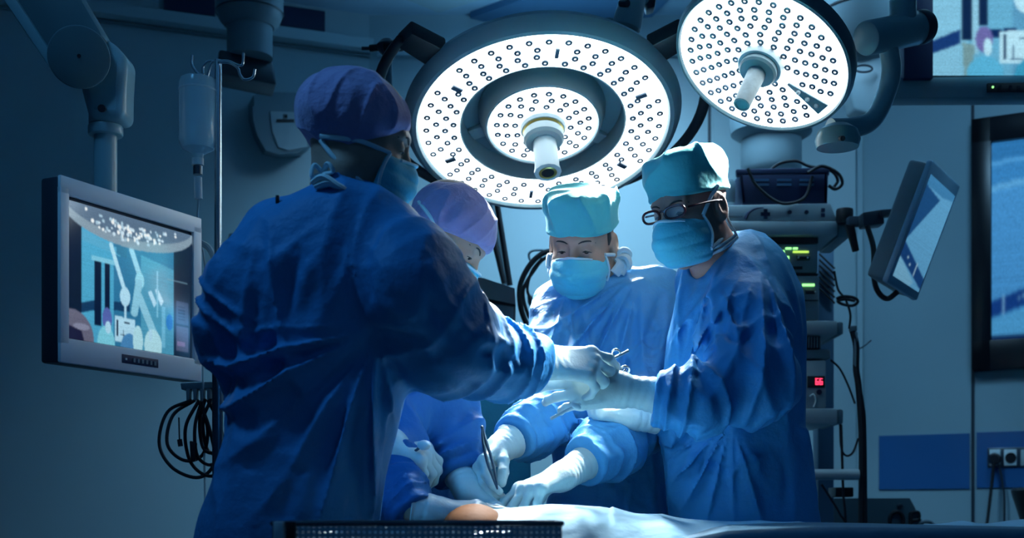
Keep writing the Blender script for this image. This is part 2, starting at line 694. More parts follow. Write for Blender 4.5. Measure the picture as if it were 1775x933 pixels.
# ---------------------------------------------------------------- people
class Head:
    """head frame: x to the person's right, y out of the face, z up; origin between the ears at eye height"""

    def __init__(s, o, fwd, up, k=1.0, jaw=1.0):
        s.o = Vector(o)
        y = Vector(fwd).normalized()
        x = y.cross(Vector(up)).normalized()
        z = x.cross(y)
        s.M = rot_to(x, y, z)
        s.R = np.array(s.M, dtype=np.float32)
        s.k = k
        s.jaw = jaw

    def w(s, x, y, z):
        return s.o + s.M @ Vector((x, y, z)) * s.k

    def loc(s, p):
        return ((p - A3(s.o)) @ s.R) / s.k

    def skull(s, q):
        d = ell(q, (0, -.012, .032), (.076, .098, .088))
        d = smin(d, ell(q, (0, .022, -.035), (.062, .066, .085)), .03)
        d = smin(d, rc(q, (0, .052, -.102), (0, .06, -.108), .034 * s.jaw, .026), .03)
        d = smin(d, rc(q, (-.045, .0, -.075), (.045, .0, -.075), .03, .03), .03)
        return d

    def sdf(s, p, ears=True):
        q = s.loc(p)
        d = s.skull(q)
        qs = q.copy()
        qs[:, 0] = np.abs(qs[:, 0])
        d = smin(d, rc(qs, (.008, .086, .024), (.042, .074, .022), .010, .009), .014)     # brow
        d = smax(d, -ell(qs, (.031, .098, .002), (.019, .017, .014)), .012)               # socket
        lid = ell(qs, (.031, .0735, .000), (.0155, .0145, .0125))
        lid = smax(lid, -ell(qs, (.031, .090, -.0062), (.0125, .010, .0022)), .002)
        d = smin(d, lid, .004)
        d = smin(d, rc(qs, (.036, .066, -.032), (.046, .052, -.038), .018, .02), .02)      # cheek
        n = rc(q, (0, .086, .012), (0, .108, -.030), .0075, .0115)
        n = smin(n, rc(qs, (.004, .100, -.034), (.012, .095, -.036), .008, .0075), .008)
        d = smin(d, n, .012)
        d = smin(d, ell(q, (0, .086, -.066), (.024, .012, .0085)), .008)                  # mouth
        d = smax(d, -ell(q, (0, .100, -.066), (.022, .008, .0015)), .003)
        if ears:
            e = ell(qs, (.080, -.012, -.012), (.010, .021, .033))
            e = smax(e, -ell(qs, (.090, -.008, -.008), (.008, .011, .02)), .006)
            d = smin(d, e, .008)
        return d * s.k


def bouffant(H, seed, cut, big=1.0, c=(0, -.03, .048), r=(.098, .128, .098)):
    nz = wnoise(seed, 25, 60, 10)
    n2 = wnoise(seed + 1, 40, 90, 10)
    cn, off = cut

    def f(p):
        q = H.loc(p)
        d = ell(q, c, tuple(x * big for x in r))
        w = q.copy()
        w[:, 2] *= .45
        d = d - .0040 * nz(w) - .0050 * ((1 - np.abs(np.sin(1.5 * n2(w)))) ** 1.5 - .3)
        pl = q @ A3(Vector(cn).normalized()) - off       # keep where pl > 0
        d = smax(d, -pl, .018)
        return (d * H.k).astype(np.float32)
    return f


def flatcap(H, seed, zlo=.028, zhi=.125, rx=.088, ry=.108, tilt=0.0):
    n2 = wnoise(seed + 1, 20, 50, 8)
    n3 = wnoise(seed + 2, 30, 70, 8)

    def f(p):
        q = H.loc(p)
        zz = q[:, 2] + tilt * q[:, 1]
        rr = 1.0 + .05 * np.clip((zz - zlo) / (zhi - zlo), 0, 1)
        k = ((np.abs(q[:, 0] / (rx * rr)) ** 2.6 + np.abs((q[:, 1] + .012) / (ry * rr)) ** 2.6) ** (1 / 2.6))
        side = (k - 1) * rx
        top = zz - zhi - .0060 * n2(q * np.array([1, 1, .2], np.float32)) + .004 * np.maximum(k - .3, 0)
        d = smax(side, top, .024)
        d = smax(d, zlo - zz, .004)
        d = d - .0075 * ((1 - np.abs(np.sin(1.5 * n3(q * np.array([1, 1, .6], np.float32))))) ** 1.5 - .3) * np.clip((zz - zlo) / .05, .15, 1)
        d = d - .0020 * np.exp(-((zz - zlo - .006) / .006) ** 2)
        return (d * H.k).astype(np.float32)
    return f


def mask_sdf(H, seed=0, top=-.010, side=.012, puff=1.0):
    nz = wnoise(seed + 5, 40, 90, 8)

    def f(p):
        q = H.loc(p)
        d = ell(q, (0, .040, -.066), (.071, .082 * puff, .074))
        d = smin(d, rc(q, (0, .096, -.012), (0, .106, -.060), .018, .022), .03)
        d = d - .0018 * nz(q * np.array([.6, 1, 1.6], np.float32))
        d = d - .0032 * np.abs(np.sin((q[:, 2] + .02) * 3.14159 / .030)) ** .6
        tz = top - .22 * np.abs(q[:, 0])
        d = smax(d, q[:, 2] - tz, .006)
        d = smax(d, (side + .10 * (q[:, 2] + .06)) - q[:, 1], .005)
        d = smax(d, -.128 - q[:, 2] , .012)
        return (d * H.k).astype(np.float32)
    return f


def on_head(H, f, pts, lift=.0015):
    """push points (head frame) out along rays from the head axis until they sit on surface f"""
    out = []
    for (x, y, z) in pts:
        d = Vector((x, y + .01, 0))
        d.normalize()
        rs = np.linspace(.03, .2, 240)
        q = np.array([[d.x * r, d.y * r - .01, z] for r in rs])
        W = (q * H.k) @ H.R.T + A3(H.o)
        v = f(W.astype(np.float32))
        i = np.where(v < lift)[0]
        out.append(Vector(W[i[-1]]) if len(i) else Vector(W[0]))
    return out


class Hand:
    def __init__(s, w, d, side, n, curl=(20, 25, 15), curls=None, spread=(.10, .03, -.04, -.12), thumb=(.62, .62, .45),
                 thumb2=(.9, .1, .4), k=1.0):
        s.w = Vector(w)
        s.d = Vector(d).normalized()
        t = Vector(side)
        s.s = (t - s.d * t.dot(s.d)).normalized()
        n = Vector(n)
        c = s.d.cross(s.s)
        s.n = c if c.dot(n) > 0 else -c
        s.k = k
        off = (.0315, .0105, -.0105, -.0300)
        ml = (.090, .094, .089, .080)
        fl = ((.043, .027, .022), (.047, .031, .023), (.044, .028, .022), (.034, .021, .019))
        rr = (.0086, .0088, .0086, .0076)
        s.palm = []
        s.fingers = []
        L = lambda a, b, c: s.w + (s.d * a + s.s * b + s.n * c) * k
        for i in range(4):
            kn = L(ml[i], off[i], 0)
            s.palm.append((L(.006, off[i] * .62, 0), kn, (.0150 + .003 * (i in (1, 2))) * k, .0122 * k))
            cu = curls[i] if curls else curl
            a = 0
            pnt = kn
            seg = []
            for j in range(3):
                a += math.radians(cu[j])
                dr = (s.d * math.cos(a) + s.n * math.sin(a) + s.s * spread[i] * math.cos(a)).normalized()
                q = pnt + dr * fl[i][j] * k
                seg.append((pnt, q, rr[i] * k * (1.08 - .1 * j), rr[i] * k * (.98 - .1 * j)))
                pnt = q
            s.fingers.append(seg)
        b = L(.022, .020, .006)
        t1 = (s.d * thumb[0] + s.s * thumb[1] + s.n * thumb[2]).normalized()
        t2 = (s.d * thumb2[0] + s.s * thumb2[1] + s.n * thumb2[2]).normalized()
        q1 = b + t1 * .046 * k
        q2 = q1 + (t1 + t2).normalized() * .034 * k
        q3 = q2 + t2 * .027 * k
        s.fingers.append([(b, q1, .0155 * k, .0118 * k), (q1, q2, .0115 * k, .0108 * k), (q2, q3, .0105 * k, .009 * k)])
        s.c = L(.08, 0, .02)

    def sdf(s, p, grow=0.0):
        d = None
        for a, b, r1, r2 in s.palm:
            e = rc(p, a, b, r1 + grow, r2 + grow)
            d = e if d is None else smin(d, e, .016)
        for a, kn, r1, r2 in s.palm:
            d = smin(d, rc(p, kn - s.n * .0015, kn - s.n * .0015 + s.d * .001, .0128 * s.k + grow, .0128 * s.k + grow), .004)
        F_ = None
        for seg in s.fingers:
            g = None
            for a, b, r1, r2 in seg:
                e = rc(p, a, b, r1 + grow, r2 + grow)
                g = e if g is None else smin(g, e, .005)
            F_ = g if F_ is None else smin(F_, g, .0015)
        return smin(d, F_, .009)


def glove_sdf(hand, wrist, elbow, length=.085, r0=.0265, r1=.036, seed=0):
    wr, el = Vector(wrist), Vector(elbow)
    ax = (el - wr).normalized()
    end = wr + ax * length
    a3, w3 = A3(ax), A3(wr)
    nz = wnoise(seed, 30, 60, 6)

    def f(p):
        def g(q):
            d = hand.sdf(q, .0012)
            c = rc(q, wr - ax * .01, end, r0, r1)
            t = (q - w3) @ a3
            d = smin(d, c, .02)
            wr_ = np.clip(t / .03, 0, 1) * np.clip((t + .03) / .03, 0, 1)
            d = d - .0016 * np.abs(np.sin(t * 190 + 1.4 * nz(q))) * np.clip((t + .02) / .03, 0, 1)
            d = d - .0022 * np.exp(-((t - length) / .004) ** 2)
            d = smax(d, t - length - .002, .003)
            return d
        return cull(g, p, hand.c * .5 + wr * .5, .22 + length)
    return f, end


def bounds(pts, pad):
    a = np.array([tuple(p) for p in pts])
    return a.min(0) - pad, a.max(0) + pad


def straps(H, surf, mk, root_obj, paths, r=.0022, m=None):
    for pth in paths:
        pts = catmull(on_head(H, surf, pth), 8)
        MB().tube(pts, r, 8).build('mask_strap', m or STRAP, root_obj)


def arm_chain(p, A, extra, k=.03):
    """A: list of (point, radius); joined round cones"""
    d = None
    for (a, ra), (b, rb) in zip(A[:-1], A[1:]):
        e = rc(p, a, b, ra + extra, rb + extra)
        d = e if d is None else smin(d, e, k)
    return d
# ---------------------------------------------------------------- the room
ZC = 3.2
CL = Vector((-0.63, 5.6, 0))
CR = Vector((1.526, 5.6, 0))
DL = Vector((-1.41, -0.54, 0)).normalized()
DR = Vector((0.883, -0.469, 0)).normalized()
LEND = CL + DL * 3.6
REND = CR + DR * 2.6


def wall_seg(name, a, b, m, z0=0.0, z1=ZC, th=0.1):
    n = Vector((0, 0, 1)).cross(b - a).normalized()
    if n.y < 0:
        n = -n
    q = [Vector((a.x, a.y, z0)), Vector((b.x, b.y, z0)), Vector((b.x, b.y, z1)), Vector((a.x, a.y, z1))]
    o = MB().slab(q, n * th).build(name, m, smooth=False, loc=(0, 0, 0))
    o['kind'] = 'structure'
    return o


wall_seg('wall_left', LEND, CL, WALLM)
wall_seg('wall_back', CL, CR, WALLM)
wall_seg('wall_right', CR, REND, WALLR)
wall_seg('wall_left_side', Vector((LEND.x, 0.3, 0)), LEND, WALLM)
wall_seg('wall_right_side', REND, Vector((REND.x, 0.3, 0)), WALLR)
o = MB().box((0, 3.0, -0.05), (8.4, 7.0, 0.1)).build('floor', FLOORM, smooth=False)
o['kind'] = 'structure'
o = MB().box((0, 3.0, ZC + 0.05), (8.4, 7.0, 0.1)).build('ceiling', CEILM, smooth=False)
o['kind'] = 'structure'


def on_wall(px, py, a, dr, off=0.0):
    """point on a wall seen at a pixel; off = distance in front of it"""
    n = Vector((-dr.y, dr.x, 0))
    if n.y > 0:
        n = -n
    ray = Vector(((px - HX) / FPX, 1.0, (HY - py) / FPX))
    t = (a + n * off - Vector((0, 0, 0))).dot(n) / Vector((ray.x, ray.y, 0)).dot(n)
    return Vector((ray.x * t, ray.y * t, EYE + ray.z * t))


def NW(dr):
    n = Vector((-dr.y, dr.x, 0)).normalized()
    return -n if n.y > 0 else n


NR, NL, NB = NW(DR), NW(DL), Vector((0, -1, 0))
DB = Vector((1, 0, 0))


def wall_plate(name, a, dr, px0, px1, py0, py1, th, m, bevel=0.0, off=0.0, level=True, kind='structure', parent=None, slope=None):
    """plate on a wall between two columns; py0/py1 = top/bottom rows at column px0, level in the room"""
    n = NW(dr)
    p0 = on_wall(px0, py0, a, dr)
    p1 = on_wall(px0, py1, a, dr)
    q = on_wall(px1, py0, a, dr)
    A = Vector((p0.x, p0.y, p1.z))
    B = Vector((q.x, q.y, p1.z))
    C = Vector((q.x, q.y, p0.z))
    D = Vector((p0.x, p0.y, p0.z))
    e = n * off
    o = MB().slab([A + e, B + e, C + e, D + e], n * th, bevel)
    o = o.build(name, m, parent, loc=None if parent else (0, 0, 0), smooth=bool(bevel))
    if kind:
        o['kind'] = kind
    return o


# right wall: blue bands, joints, cornice
wall_plate('trim_1', CR, DR, 1524, 1681, 756, 849, 0.006, BAND)
wall_plate('trim_2', CR, DR, 1693, 1900, 750, 846, 0.006, BAND)
wall_plate('trim_3', CR, DR, 1684, 1689, 60, 1400, 0.008, PLAS_D)
wall_plate('trim_4', CR, DR, 1488, 1497, 60, 1400, 0.02, WALLM)
wall_plate('trim_5', CL, DB, 1227, 1232, 40, 1400, 0.006, PLAS_D)
wall_plate('trim_6', CL, DB, 1236, 1283, 60, 1400, 0.015, WALLM)
wall_plate('trim_7', CL, DB, 655, 1490, 92, 100, 0.03, WALLM)
wall_plate('trim_8', CL, DL, 640, -300, 78, 96, 0.08, WALLM)
wall_plate('trim_9', CL, DL, 640, -300, 98, 101, 0.02, PLAS_M)
# dark bulkhead openings high on the left wall
wall_plate('trim_10', CL, DL, 562, 485, 22, 67, 0.015, NAVY)
wall_plate('trim_11', CL, DL, 372, 284, -20, 45, 0.015, NAVY)
# dropped ceiling panels
def ceil_panel(name, pix, m, z=ZC - 0.03, th=0.03):
    pts = []
    for px, py in pix:
        d = (z - EYE) * FPX / (HY - py)
        pts.append(P(px, py, d))
    o = MB().prism(pts, (0, 0, th)).build(name, m, smooth=False)
    o['kind'] = 'structure'
ceil_panel('trim_12', [(655, -20), (760, 22), (900, -20)], WALLM)
ceil_panel('trim_13', [(815, 32), (890, 50), (1130, 30), (1180, -20), (960, -20)], NAVY if False else mat('ceiling_panel_blue', (0.06, 0.17, 0.30), 0.6))

# skirting
for nm, a, dr, x0, x1 in (('baseboard_left', CL, DL, 640, -1500), ('baseboard_back', CL, DB, 640, 1487), ('baseboard_right', CR, DR, 1487, 3200)):
    n = NW(dr)
    p0 = on_wall(x0, 100, a, dr)
    p1 = on_wall(x1, 100, a, dr)
    p0.z = p1.z = 0
    up = Vector((0, 0, 0.1))
    o = MB().slab([p0, p1, p1 + up, p0 + up], n * 0.012).build(nm, PLAS_M, smooth=False)
    o['kind'] = 'structure'


# ---------------------------------------------------------------- pictures on screens
def picture(w, h, ops, base):
    """paints the shown picture as an array; shapes in 0..1 coordinates, y downwards"""
    im = np.zeros((h, w, 3))
    im[:] = base
    Y, X = np.mgrid[0:h, 0:w]
    X = (X + .5) / w
    Y = (Y + .5) / h
    for op in ops:
        k, c, a = op[0], op[1], op[2]
        if k == 'p':
            m = np.zeros(X.shape, bool)
            n = len(a)
            j = n - 1
            for i in range(n):
                xi, yi, xj, yj = a[i][0], a[i][1], a[j][0], a[j][1]
                cond = ((yi > Y) != (yj > Y)) & (X < (xj - xi) * (Y - yi) / (yj - yi + 1e-9) + xi)
                m ^= cond
                j = i
        elif k == 'r':
            m = (X >= a[0]) & (X <= a[2]) & (Y >= a[1]) & (Y <= a[3])
        elif k == 'e':
            m = ((X - a[0]) / a[2]) ** 2 + ((Y - a[1]) / a[3]) ** 2 < 1
        elif k == 'l':
            (x0, y0), (x1, y1), t = a
            dx, dy = x1 - x0, y1 - y0
            tt = np.clip(((X - x0) * dx + (Y - y0) * dy) / (dx * dx + dy * dy), 0, 1)
            m = ((X - x0 - tt * dx) ** 2 + (Y - y0 - tt * dy) ** 2) < t * t
        im[m] = c
    # soften like a camera picture
    for _ in range(2):
        q = np.pad(im, ((1, 1), (1, 1), (0, 0)), 'edge')
        im = (q[:-2, 1:-1] + q[2:, 1:-1] + q[1:-1, :-2] + q[1:-1, 2:] + 2 * q[1:-1, 1:-1]) / 6
    rs = np.random.RandomState(5)
    im = im * (1 + .02 * rs.randn(h, 1, 1) + .04 * rs.randn(h, w, 1))
    im = im ** 1.25
    Y = np.linspace(0, 1, h)[:, None, None]
    return np.clip(im * (1.12 - .25 * Y), 0, 1)


def screen_mesh(name, quad, im, parent, strength=1.0, lift=None):
    """quad: TL, TR, BR, BL ; every pixel of the picture is one face of the display"""
    h, w = im.shape[:2]
    TL, TR, BR, BL = [np.array(tuple(p)) for p in quad]
    u = np.linspace(0, 1, w + 1)[None, :, None]
    v = np.linspace(0, 1, h + 1)[:, None, None]
    V = (TL * (1 - u) + TR * u) * (1 - v) + (BL * (1 - u) + BR * u) * v
    if lift is not None:
        V = V + np.array(tuple(lift))
    idx = np.arange((h + 1) * (w + 1)).reshape(h + 1, w + 1)
    F = np.stack([idx[1:, :-1], idx[1:, 1:], idx[:-1, 1:], idx[:-1, :-1]], -1).reshape(-1, 4)
    key = 'screen_picture_%.2f' % strength
    if key not in MATS:
        m = bpy.data.materials.new('display_glow')
        m.use_nodes = True
        nt = m.node_tree
        b = nt.nodes['Principled BSDF']
        at = nt.nodes.new('ShaderNodeVertexColor')
        at.layer_name = 'picture'
        b.inputs['Base Color'].default_value = (0.01, 0.012, 0.015, 1)
        b.inputs['Roughness'].default_value = 0.12
        b.inputs['Emission Strength'].default_value = strength
        nt.links.new(at.outputs['Color'], b.inputs['Emission Color'])
        MATS[key] = m
    o = link_mesh(name, V.reshape(-1, 3), F.astype(np.int32), MATS[key], parent, smooth=False)
    me = o.data
    ca = me.color_attributes.new('picture', 'FLOAT_COLOR', 'CORNER')
    c = np.ones((h * w, 4, 4), np.float32)
    c[:, :, :3] = im.reshape(-1, 1, 3)
    ca.data.foreach_set('color', c.ravel())
    return o


def theatre_ops(dark=(0.01, 0.03, 0.08)):
    """the live view of this theatre shown on the monitors"""
    lb, mb, db, wt = (0.13, 0.50, 0.72), (0.06, 0.28, 0.47), (0.02, 0.09, 0.20), (0.55, 0.84, 1.0)
    return [
        ('r', lb, (0, .0, .33, 1)), ('p', mb, [(.33, 0), (1, 0), (1, 1), (.33, 1)]),
        ('p', (0.16, 0.50, 0.70), [(0, .12), (.4, .2), (.4, .26), (0, .2)]),
        ('r', (.30, .68, .85), (.10, .30, .36, .34)),
        ('r', dark, (.13, .34, .20, .86)), ('r', dark, (.235, .34, .29, .74)), ('r', lb, (.205, .36, .23, .9)),
        ('p', db, [(0, .70), (.13, .66), (.13, .74), (0, .78)]),
        ('p', db, [(.33, .64), (.5, .62), (.5, .70), (.33, .71)]),
        ('p', (.06, .26, .42), [(.36, .16), (.47, .18), (.47, .26), (.36, .24)]),
        ('p', (.13, .44, .62), [(.62, .2), (1, .26), (1, 1), (.62, 1)]),
        ('l', wt, ((.30, .18), (.44, .52), .015)), ('e', wt, (.45, .58, .055, .08)), ('r', wt, (.443, .6, .462, .76)),
        ('l', (.42, .75, .9), ((.52, .18), (.62, .40), .02)), ('e', (.4, .78, .92), (.61, .42, .05, .07)),
        ('l', (.36, .7, .86), ((.60, .44), (.55, .70), .028)), ('l', (.36, .7, .86), ((.60, .55), (.78, .86), .03)),
        ('p', wt, [(.70, .50), (.74, .48), (.80, .58), (.77, .62)]), ('p', wt, [(.78, .47), (.81, .45), (.88, .55), (.85, .60)]),
        ('r', (.24, .6, .8), (.86, .60, .90, .95)), ('r', (.3, .66, .84), (.80, .3, .815, .7)),
        ('p', wt, [(.34, .75), (.56, .76), (.56, .97), (.34, .96)]), ('r', dark, (.36, .78, .375, .92)),
        ('r', dark, (.40, .90, .45, .905)), ('r', dark, (.44, .79, .50, .80)), ('r', dark, (.43, .86, .435, .92)),
        ('e', (.16, .22, .55), (.26, .79, .05, .09)), ('e', (.30, .74, .88), (.25, .99, .09, .14)), ('e', wt, (.27, .86, .03, .05)),
        ('e', (.12, .35, .62), (.50, 1.02, .10, .14)), ('e', (.55, .86, .95), (.59, .93, .055, .13)), ('e', (.55, .86, .95), (.76, .95, .10, .14)),
        ('e', wt, (.73, .86, .02, .05)), ('e', (.05, .30, .7), (.95, .72, .04, .07)),
    ]


# ---------------------------------------------------------------- left monitor on its ceiling arm
TL, BL, TR, BR = P(105, 303, 2.47), P(102, 628, 2.47), P(350, 377, 2.84), P(351, 662, 2.84)
TL.z = TR.z = 1.660
BL.z = BR.z = 1.294
BL.x, BL.y, BR.x, BR.y = TL.x, TL.y, TR.x, TR.y
ex = (TR - TL).normalized()
nrm = ex.cross(Vector((0, 0, 1)))
if nrm.y > 0: nrm = -nrm
W_, H_ = (TR - TL).length, TL.z - BL.z
mon = empty('monitor', (TL + TR) / 2 + Vector((0, 0, -H_)), 'light grey flat monitor hanging at left, showing a bright live view of the theatre', 'monitor')
def mq(u0, v0, u1, v1, e=0.0):
    f = lambda u, v: TL + ex * (W_ * u) + Vector((0, 0, -H_ * v)) + nrm * e
    return [f(u0, v0), f(u1, v0), f(u1, v1), f(u0, v1)]
# housing: rounded bezel ring + body
b = MB()
b.slab(mq(0, 0, 1, .10), -nrm * .009, .003)
b.slab(mq(0, .865, 1, 1), -nrm * .009, .003)
b.slab(mq(0, .06, .055, .9), -nrm * .009, .002)
b.slab(mq(.935, .06, 1, .9), -nrm * .009, .002)
b.build('bezel', mat('bezel_grey', (0.85, 0.90, 0.92), 0.4, noise=0.02), mon)
MB().slab(mq(0.002, .002, .998, .998, -.0092), -nrm * .046, .006).build('back_housing', PLAS_D, mon)
ops = [('p', (.015, .03, .07), [(0, 0), (1, 0), (1, 1), (0, 1)])]
for o_ in theatre_ops():
    k, c, a = o_
    sx, ox = .74, .10
    if k == 'p': a2 = [(x * sx + ox, .08 + y * .92) for x, y in a]
    elif k == 'r': a2 = (a[0] * sx + ox, .08 + a[1] * .92, a[2] * sx + ox, .08 + a[3] * .92)
    elif k == 'e': a2 = (a[0] * sx + ox, .08 + a[1] * .92, a[2] * sx, a[3] * .92)
    else: a2 = ((a[0][0] * sx + ox, .08 + a[0][1] * .92), (a[1][0] * sx + ox, .08 + a[1][1] * .92), a[2])
    ops.append((k, c, a2))
ops += [('r', (.012, .03, .07), (0, 0, .10, 1)), ('r', (.02, .045, .09), (.84, 0, 1, 1)),
        ('r', (.10, .14, .24), (.86, .56, .97, .74)), ('r', (.03, .05, .1), (.86, .745, .97, .755)), ('r', (.14, .16, .26), (.86, .76, .97, .96)),
        ('r', (.30, .25, .42), (.87, .88, .94, .92)), ('r', (.3, .5, .6), (.78, .40, .96, .405))]
for i in range(5):
    ops.append(('r', (.02, .04, .1), (.88, .60 + i * .025, .94, .608 + i * .025)))
# reflection-like bright dome in the shown picture: the lamp seen by the camera feed
ops.append(('e', (.32, .42, .50), (.48, .0, .54, .235)))
ops.append(('e', (.16, .24, .34), (.48, -.06, .54, .22)))
rg = random.Random(4)
for i in range(120):
    x = rg.gauss(.50, .17); y = .03 + abs(rg.gauss(.06, .05)) + .03 * math.cos((x - .5) * 5)
    if .1 < x < .86 and y < .19 - .5 * (x - .5) ** 2:
        ops.append(('e', rg.choice([(.95, 1, 1), (.7, .85, .95), (.5, .68, .8)]), (x, y, rg.uniform(.006, .014), rg.uniform(.008, .016))))
ops += [('e', (.22, .22, .30), (.02, .98, .17, .20)), ('e', (.34, .36, .48), (.10, .90, .06, .025)), ('p', (.03, .03, .08), [(0, .9), (.10, .93), (.12, 1), (0, 1)])]
screen_mesh('screen', mq(.058, .118, .935, .862, -.006), picture(230, 170, ops, (.02, .05, .1)), mon, 0.85)
bp_ = MB().slab(mq(.40, .905, .66, .955, .001), -nrm * .004, .001).build('button_panel', NAVY, mon)
for i in range(6):
    u = .475 + i * .030
    MB().slab(mq(u, .92, u + .014, .943, .003), -nrm * .003).build('button', PLAS_M, bp_)
MB().slab(mq(.418, .925, .43, .937, .003), -nrm * .003).build('power_light', WHITEP, bp_)

arm = empty('monitor_support', P(178, 235, 2.62), 'thick grey jointed ceiling arm carrying the left monitor', 'monitor arm')
pc = P(188, 236, 2.68)
MB().cyl(P(183, 390, 2.70), P(183, 230, 2.70), .024, n=28).build('post', ARMGREY, arm)
MB().cyl(P(183, 236, 2.70), P(183, 218, 2.70), .036, n=32, bev=.004).build('lower_collar', ARMGREY, arm)
MB().cyl(P(183, 217, 2.70), P(183, 146, 2.70), .0345, n=32, bev=.003).build('sleeve', ARMGREY, arm)
MB().cyl(P(178, 188, 2.66), P(176, 188, 2.62), .008, n=16).build('screw', BLACK, arm)
# elbow block
q = [P(160, 152, 2.655), P(215, 150, 2.655), P(219, 98, 2.655), P(190, 66, 2.655), P(140, 58, 2.655), P(118, 78, 2.655)]
q = [P(152, 205, 2.655), P(214, 205, 2.655)] + q[1:]
o = MB().prism(q, (0, .085, 0)).build('elbow_block', ARMGREY, arm)
md = o.modifiers.new('round', 'BEVEL'); md.width = .018; md.segments = 4; md.limit_method = 'ANGLE'; md.angle_limit = .4
MB().cyl(P(137, 99, 2.60), P(137, 99, 2.70), .062, n=48, bev=.004).build('elbow_disc', mat('arm_enamel_dark', (0.09, 0.17, 0.19), 0.45), arm)
MB().cyl(P(137, 97, 2.597), P(137, 97, 2.61), .004, n=12).build('screw', BLACK, arm)
MB().slab([P(-60, -160, 2.62), P(30, -190, 2.62), P(180, 62, 2.62), P(95, 125, 2.62)], (0, .08, 0), .012).build('upper_arm', mat('arm_enamel_dark', (0.09, 0.17, 0.19)), arm)
MB().slab([P(-75, -120, 2.60), P(-60, -135, 2.60), P(97, 104, 2.60), P(86, 118, 2.60)], (0, .10, 0), .004).build('arm_edge_strip', ARMGREY, arm)

# ---------------------------------------------------------------- IV pole, bottle, cables at left
ivx = 378
iv = empty('iv_pole', Vector((P(ivx, 800, 2.95).x, 2.95, 0)), 'thin shiny steel infusion pole with curled hooks at left', 'iv pole')
MB().cyl(Vector((P(ivx, 800, 2.95).x, 2.95, .1)), P(ivx, 104, 2.95), .0085, n=20).build('pole', STEEL, iv)
MB().cyl(Vector((P(ivx, 800, 2.95).x, 2.95, .1)), P(ivx - 1, 560, 2.95), .0125, n=20).build('lower_pole', STEEL_D, iv)
for px_ in (((378, 108), (362, 106), (352, 116), (352, 130), (343, 128), (333, 113), (333, 96)),
            ((378, 108), (398, 109), (412, 118), (416, 130), (424, 138), (438, 134), (442, 120)),
            ((378, 106), (368, 108), (362, 122), (358, 138), (352, 139)),
            ((378, 106), (396, 106), (410, 112), (420, 112), (422, 92))):
    dd = 2.95 if px_[2][0] < 380 else 2.94
    MB().tube(catmull([P(x, y, dd) for x, y in px_], 6), .0032, 8).build('hook', STEEL, iv)
for a in range(5):
    an = 2 * PI * a / 5
    c = Vector(iv.location)
    MB().tube([c + Vector((0, 0, .12)), c + Vector((math.cos(an) * .24, math.sin(an) * .24, .06))], .012, 10).build('foot', STEEL, iv)
    MB().ball(c + Vector((math.cos(an) * .24, math.sin(an) * .24, .025)), .025, 12).build('caster', BLACK, iv)
bt = empty('infusion_bottle', P(343, 275, 2.95), 'clear saline infusion bottle hanging upside down from the pole hook', 'infusion bottle')
c = P(343, 275, 2.95)
MB().lathe([(0, 0), (.012, 0), (.014, .01), (.036, .022), (.0435, .04), (.0425, .06), (.0435, .17), (.040, .184), (.02, .19), (0, .19)], c, (0, 0, 1), 32).build('bottle', LIQUID, bt)
MB().lathe([(.0438, .155), (.0442, .157), (.0442, .158), (.0438, .16)], c, (0, 0, 1), 32).build('liquid_line', TUBEC, bt)
MB().cyl(P(343, 287, 2.95), P(343, 275, 2.95), .014, n=20).build('neck', TUBEC, bt)
MB().tube(catmull([P(343, 137, 2.95), P(346, 128, 2.95), P(350, 132, 2.95)], 6), .002, 8).build('hanger', STEEL, bt)
MB().cyl(P(343, 303, 2.95), P(343, 288, 2.95), .011, n=16).build('spike', STEEL_D, bt)
MB().cyl(P(344, 345, 2.95), P(343, 308, 2.95), .0095, n=16).build('drip_chamber', TUBEC, bt)
MB().tube(catmull([P(344, 345, 2.95), P(343, 400, 3.0), P(356, 470, 3.05), P(352, 640, 3.05), P(356, 900, 3.05)], 8), .0025, 8).build('tubing', TUBEC, bt)
lp = MB().tube(catmull([P(346, 420, 3.0), P(362, 430, 3.0), P(374, 455, 3.0), P(378, 490, 3.0), P(376, 520, 3.0)], 8), .008, 10).build('coiled_hose', TUBEC, loc=P(376, 520, 3.0))
tag(lp, 'pale clear hose curving out behind the left monitor edge', 'hose')
lp = MB().tube(catmull([P(362, 470, 3.0), P(363, 560, 3.0), P(366, 640, 3.0)], 8), .004, 10).build('gas_hose', TUBEC, loc=P(366, 640, 3.0))
tag(lp, 'thin pale hose hanging straight down beside the infusion pole', 'hose')

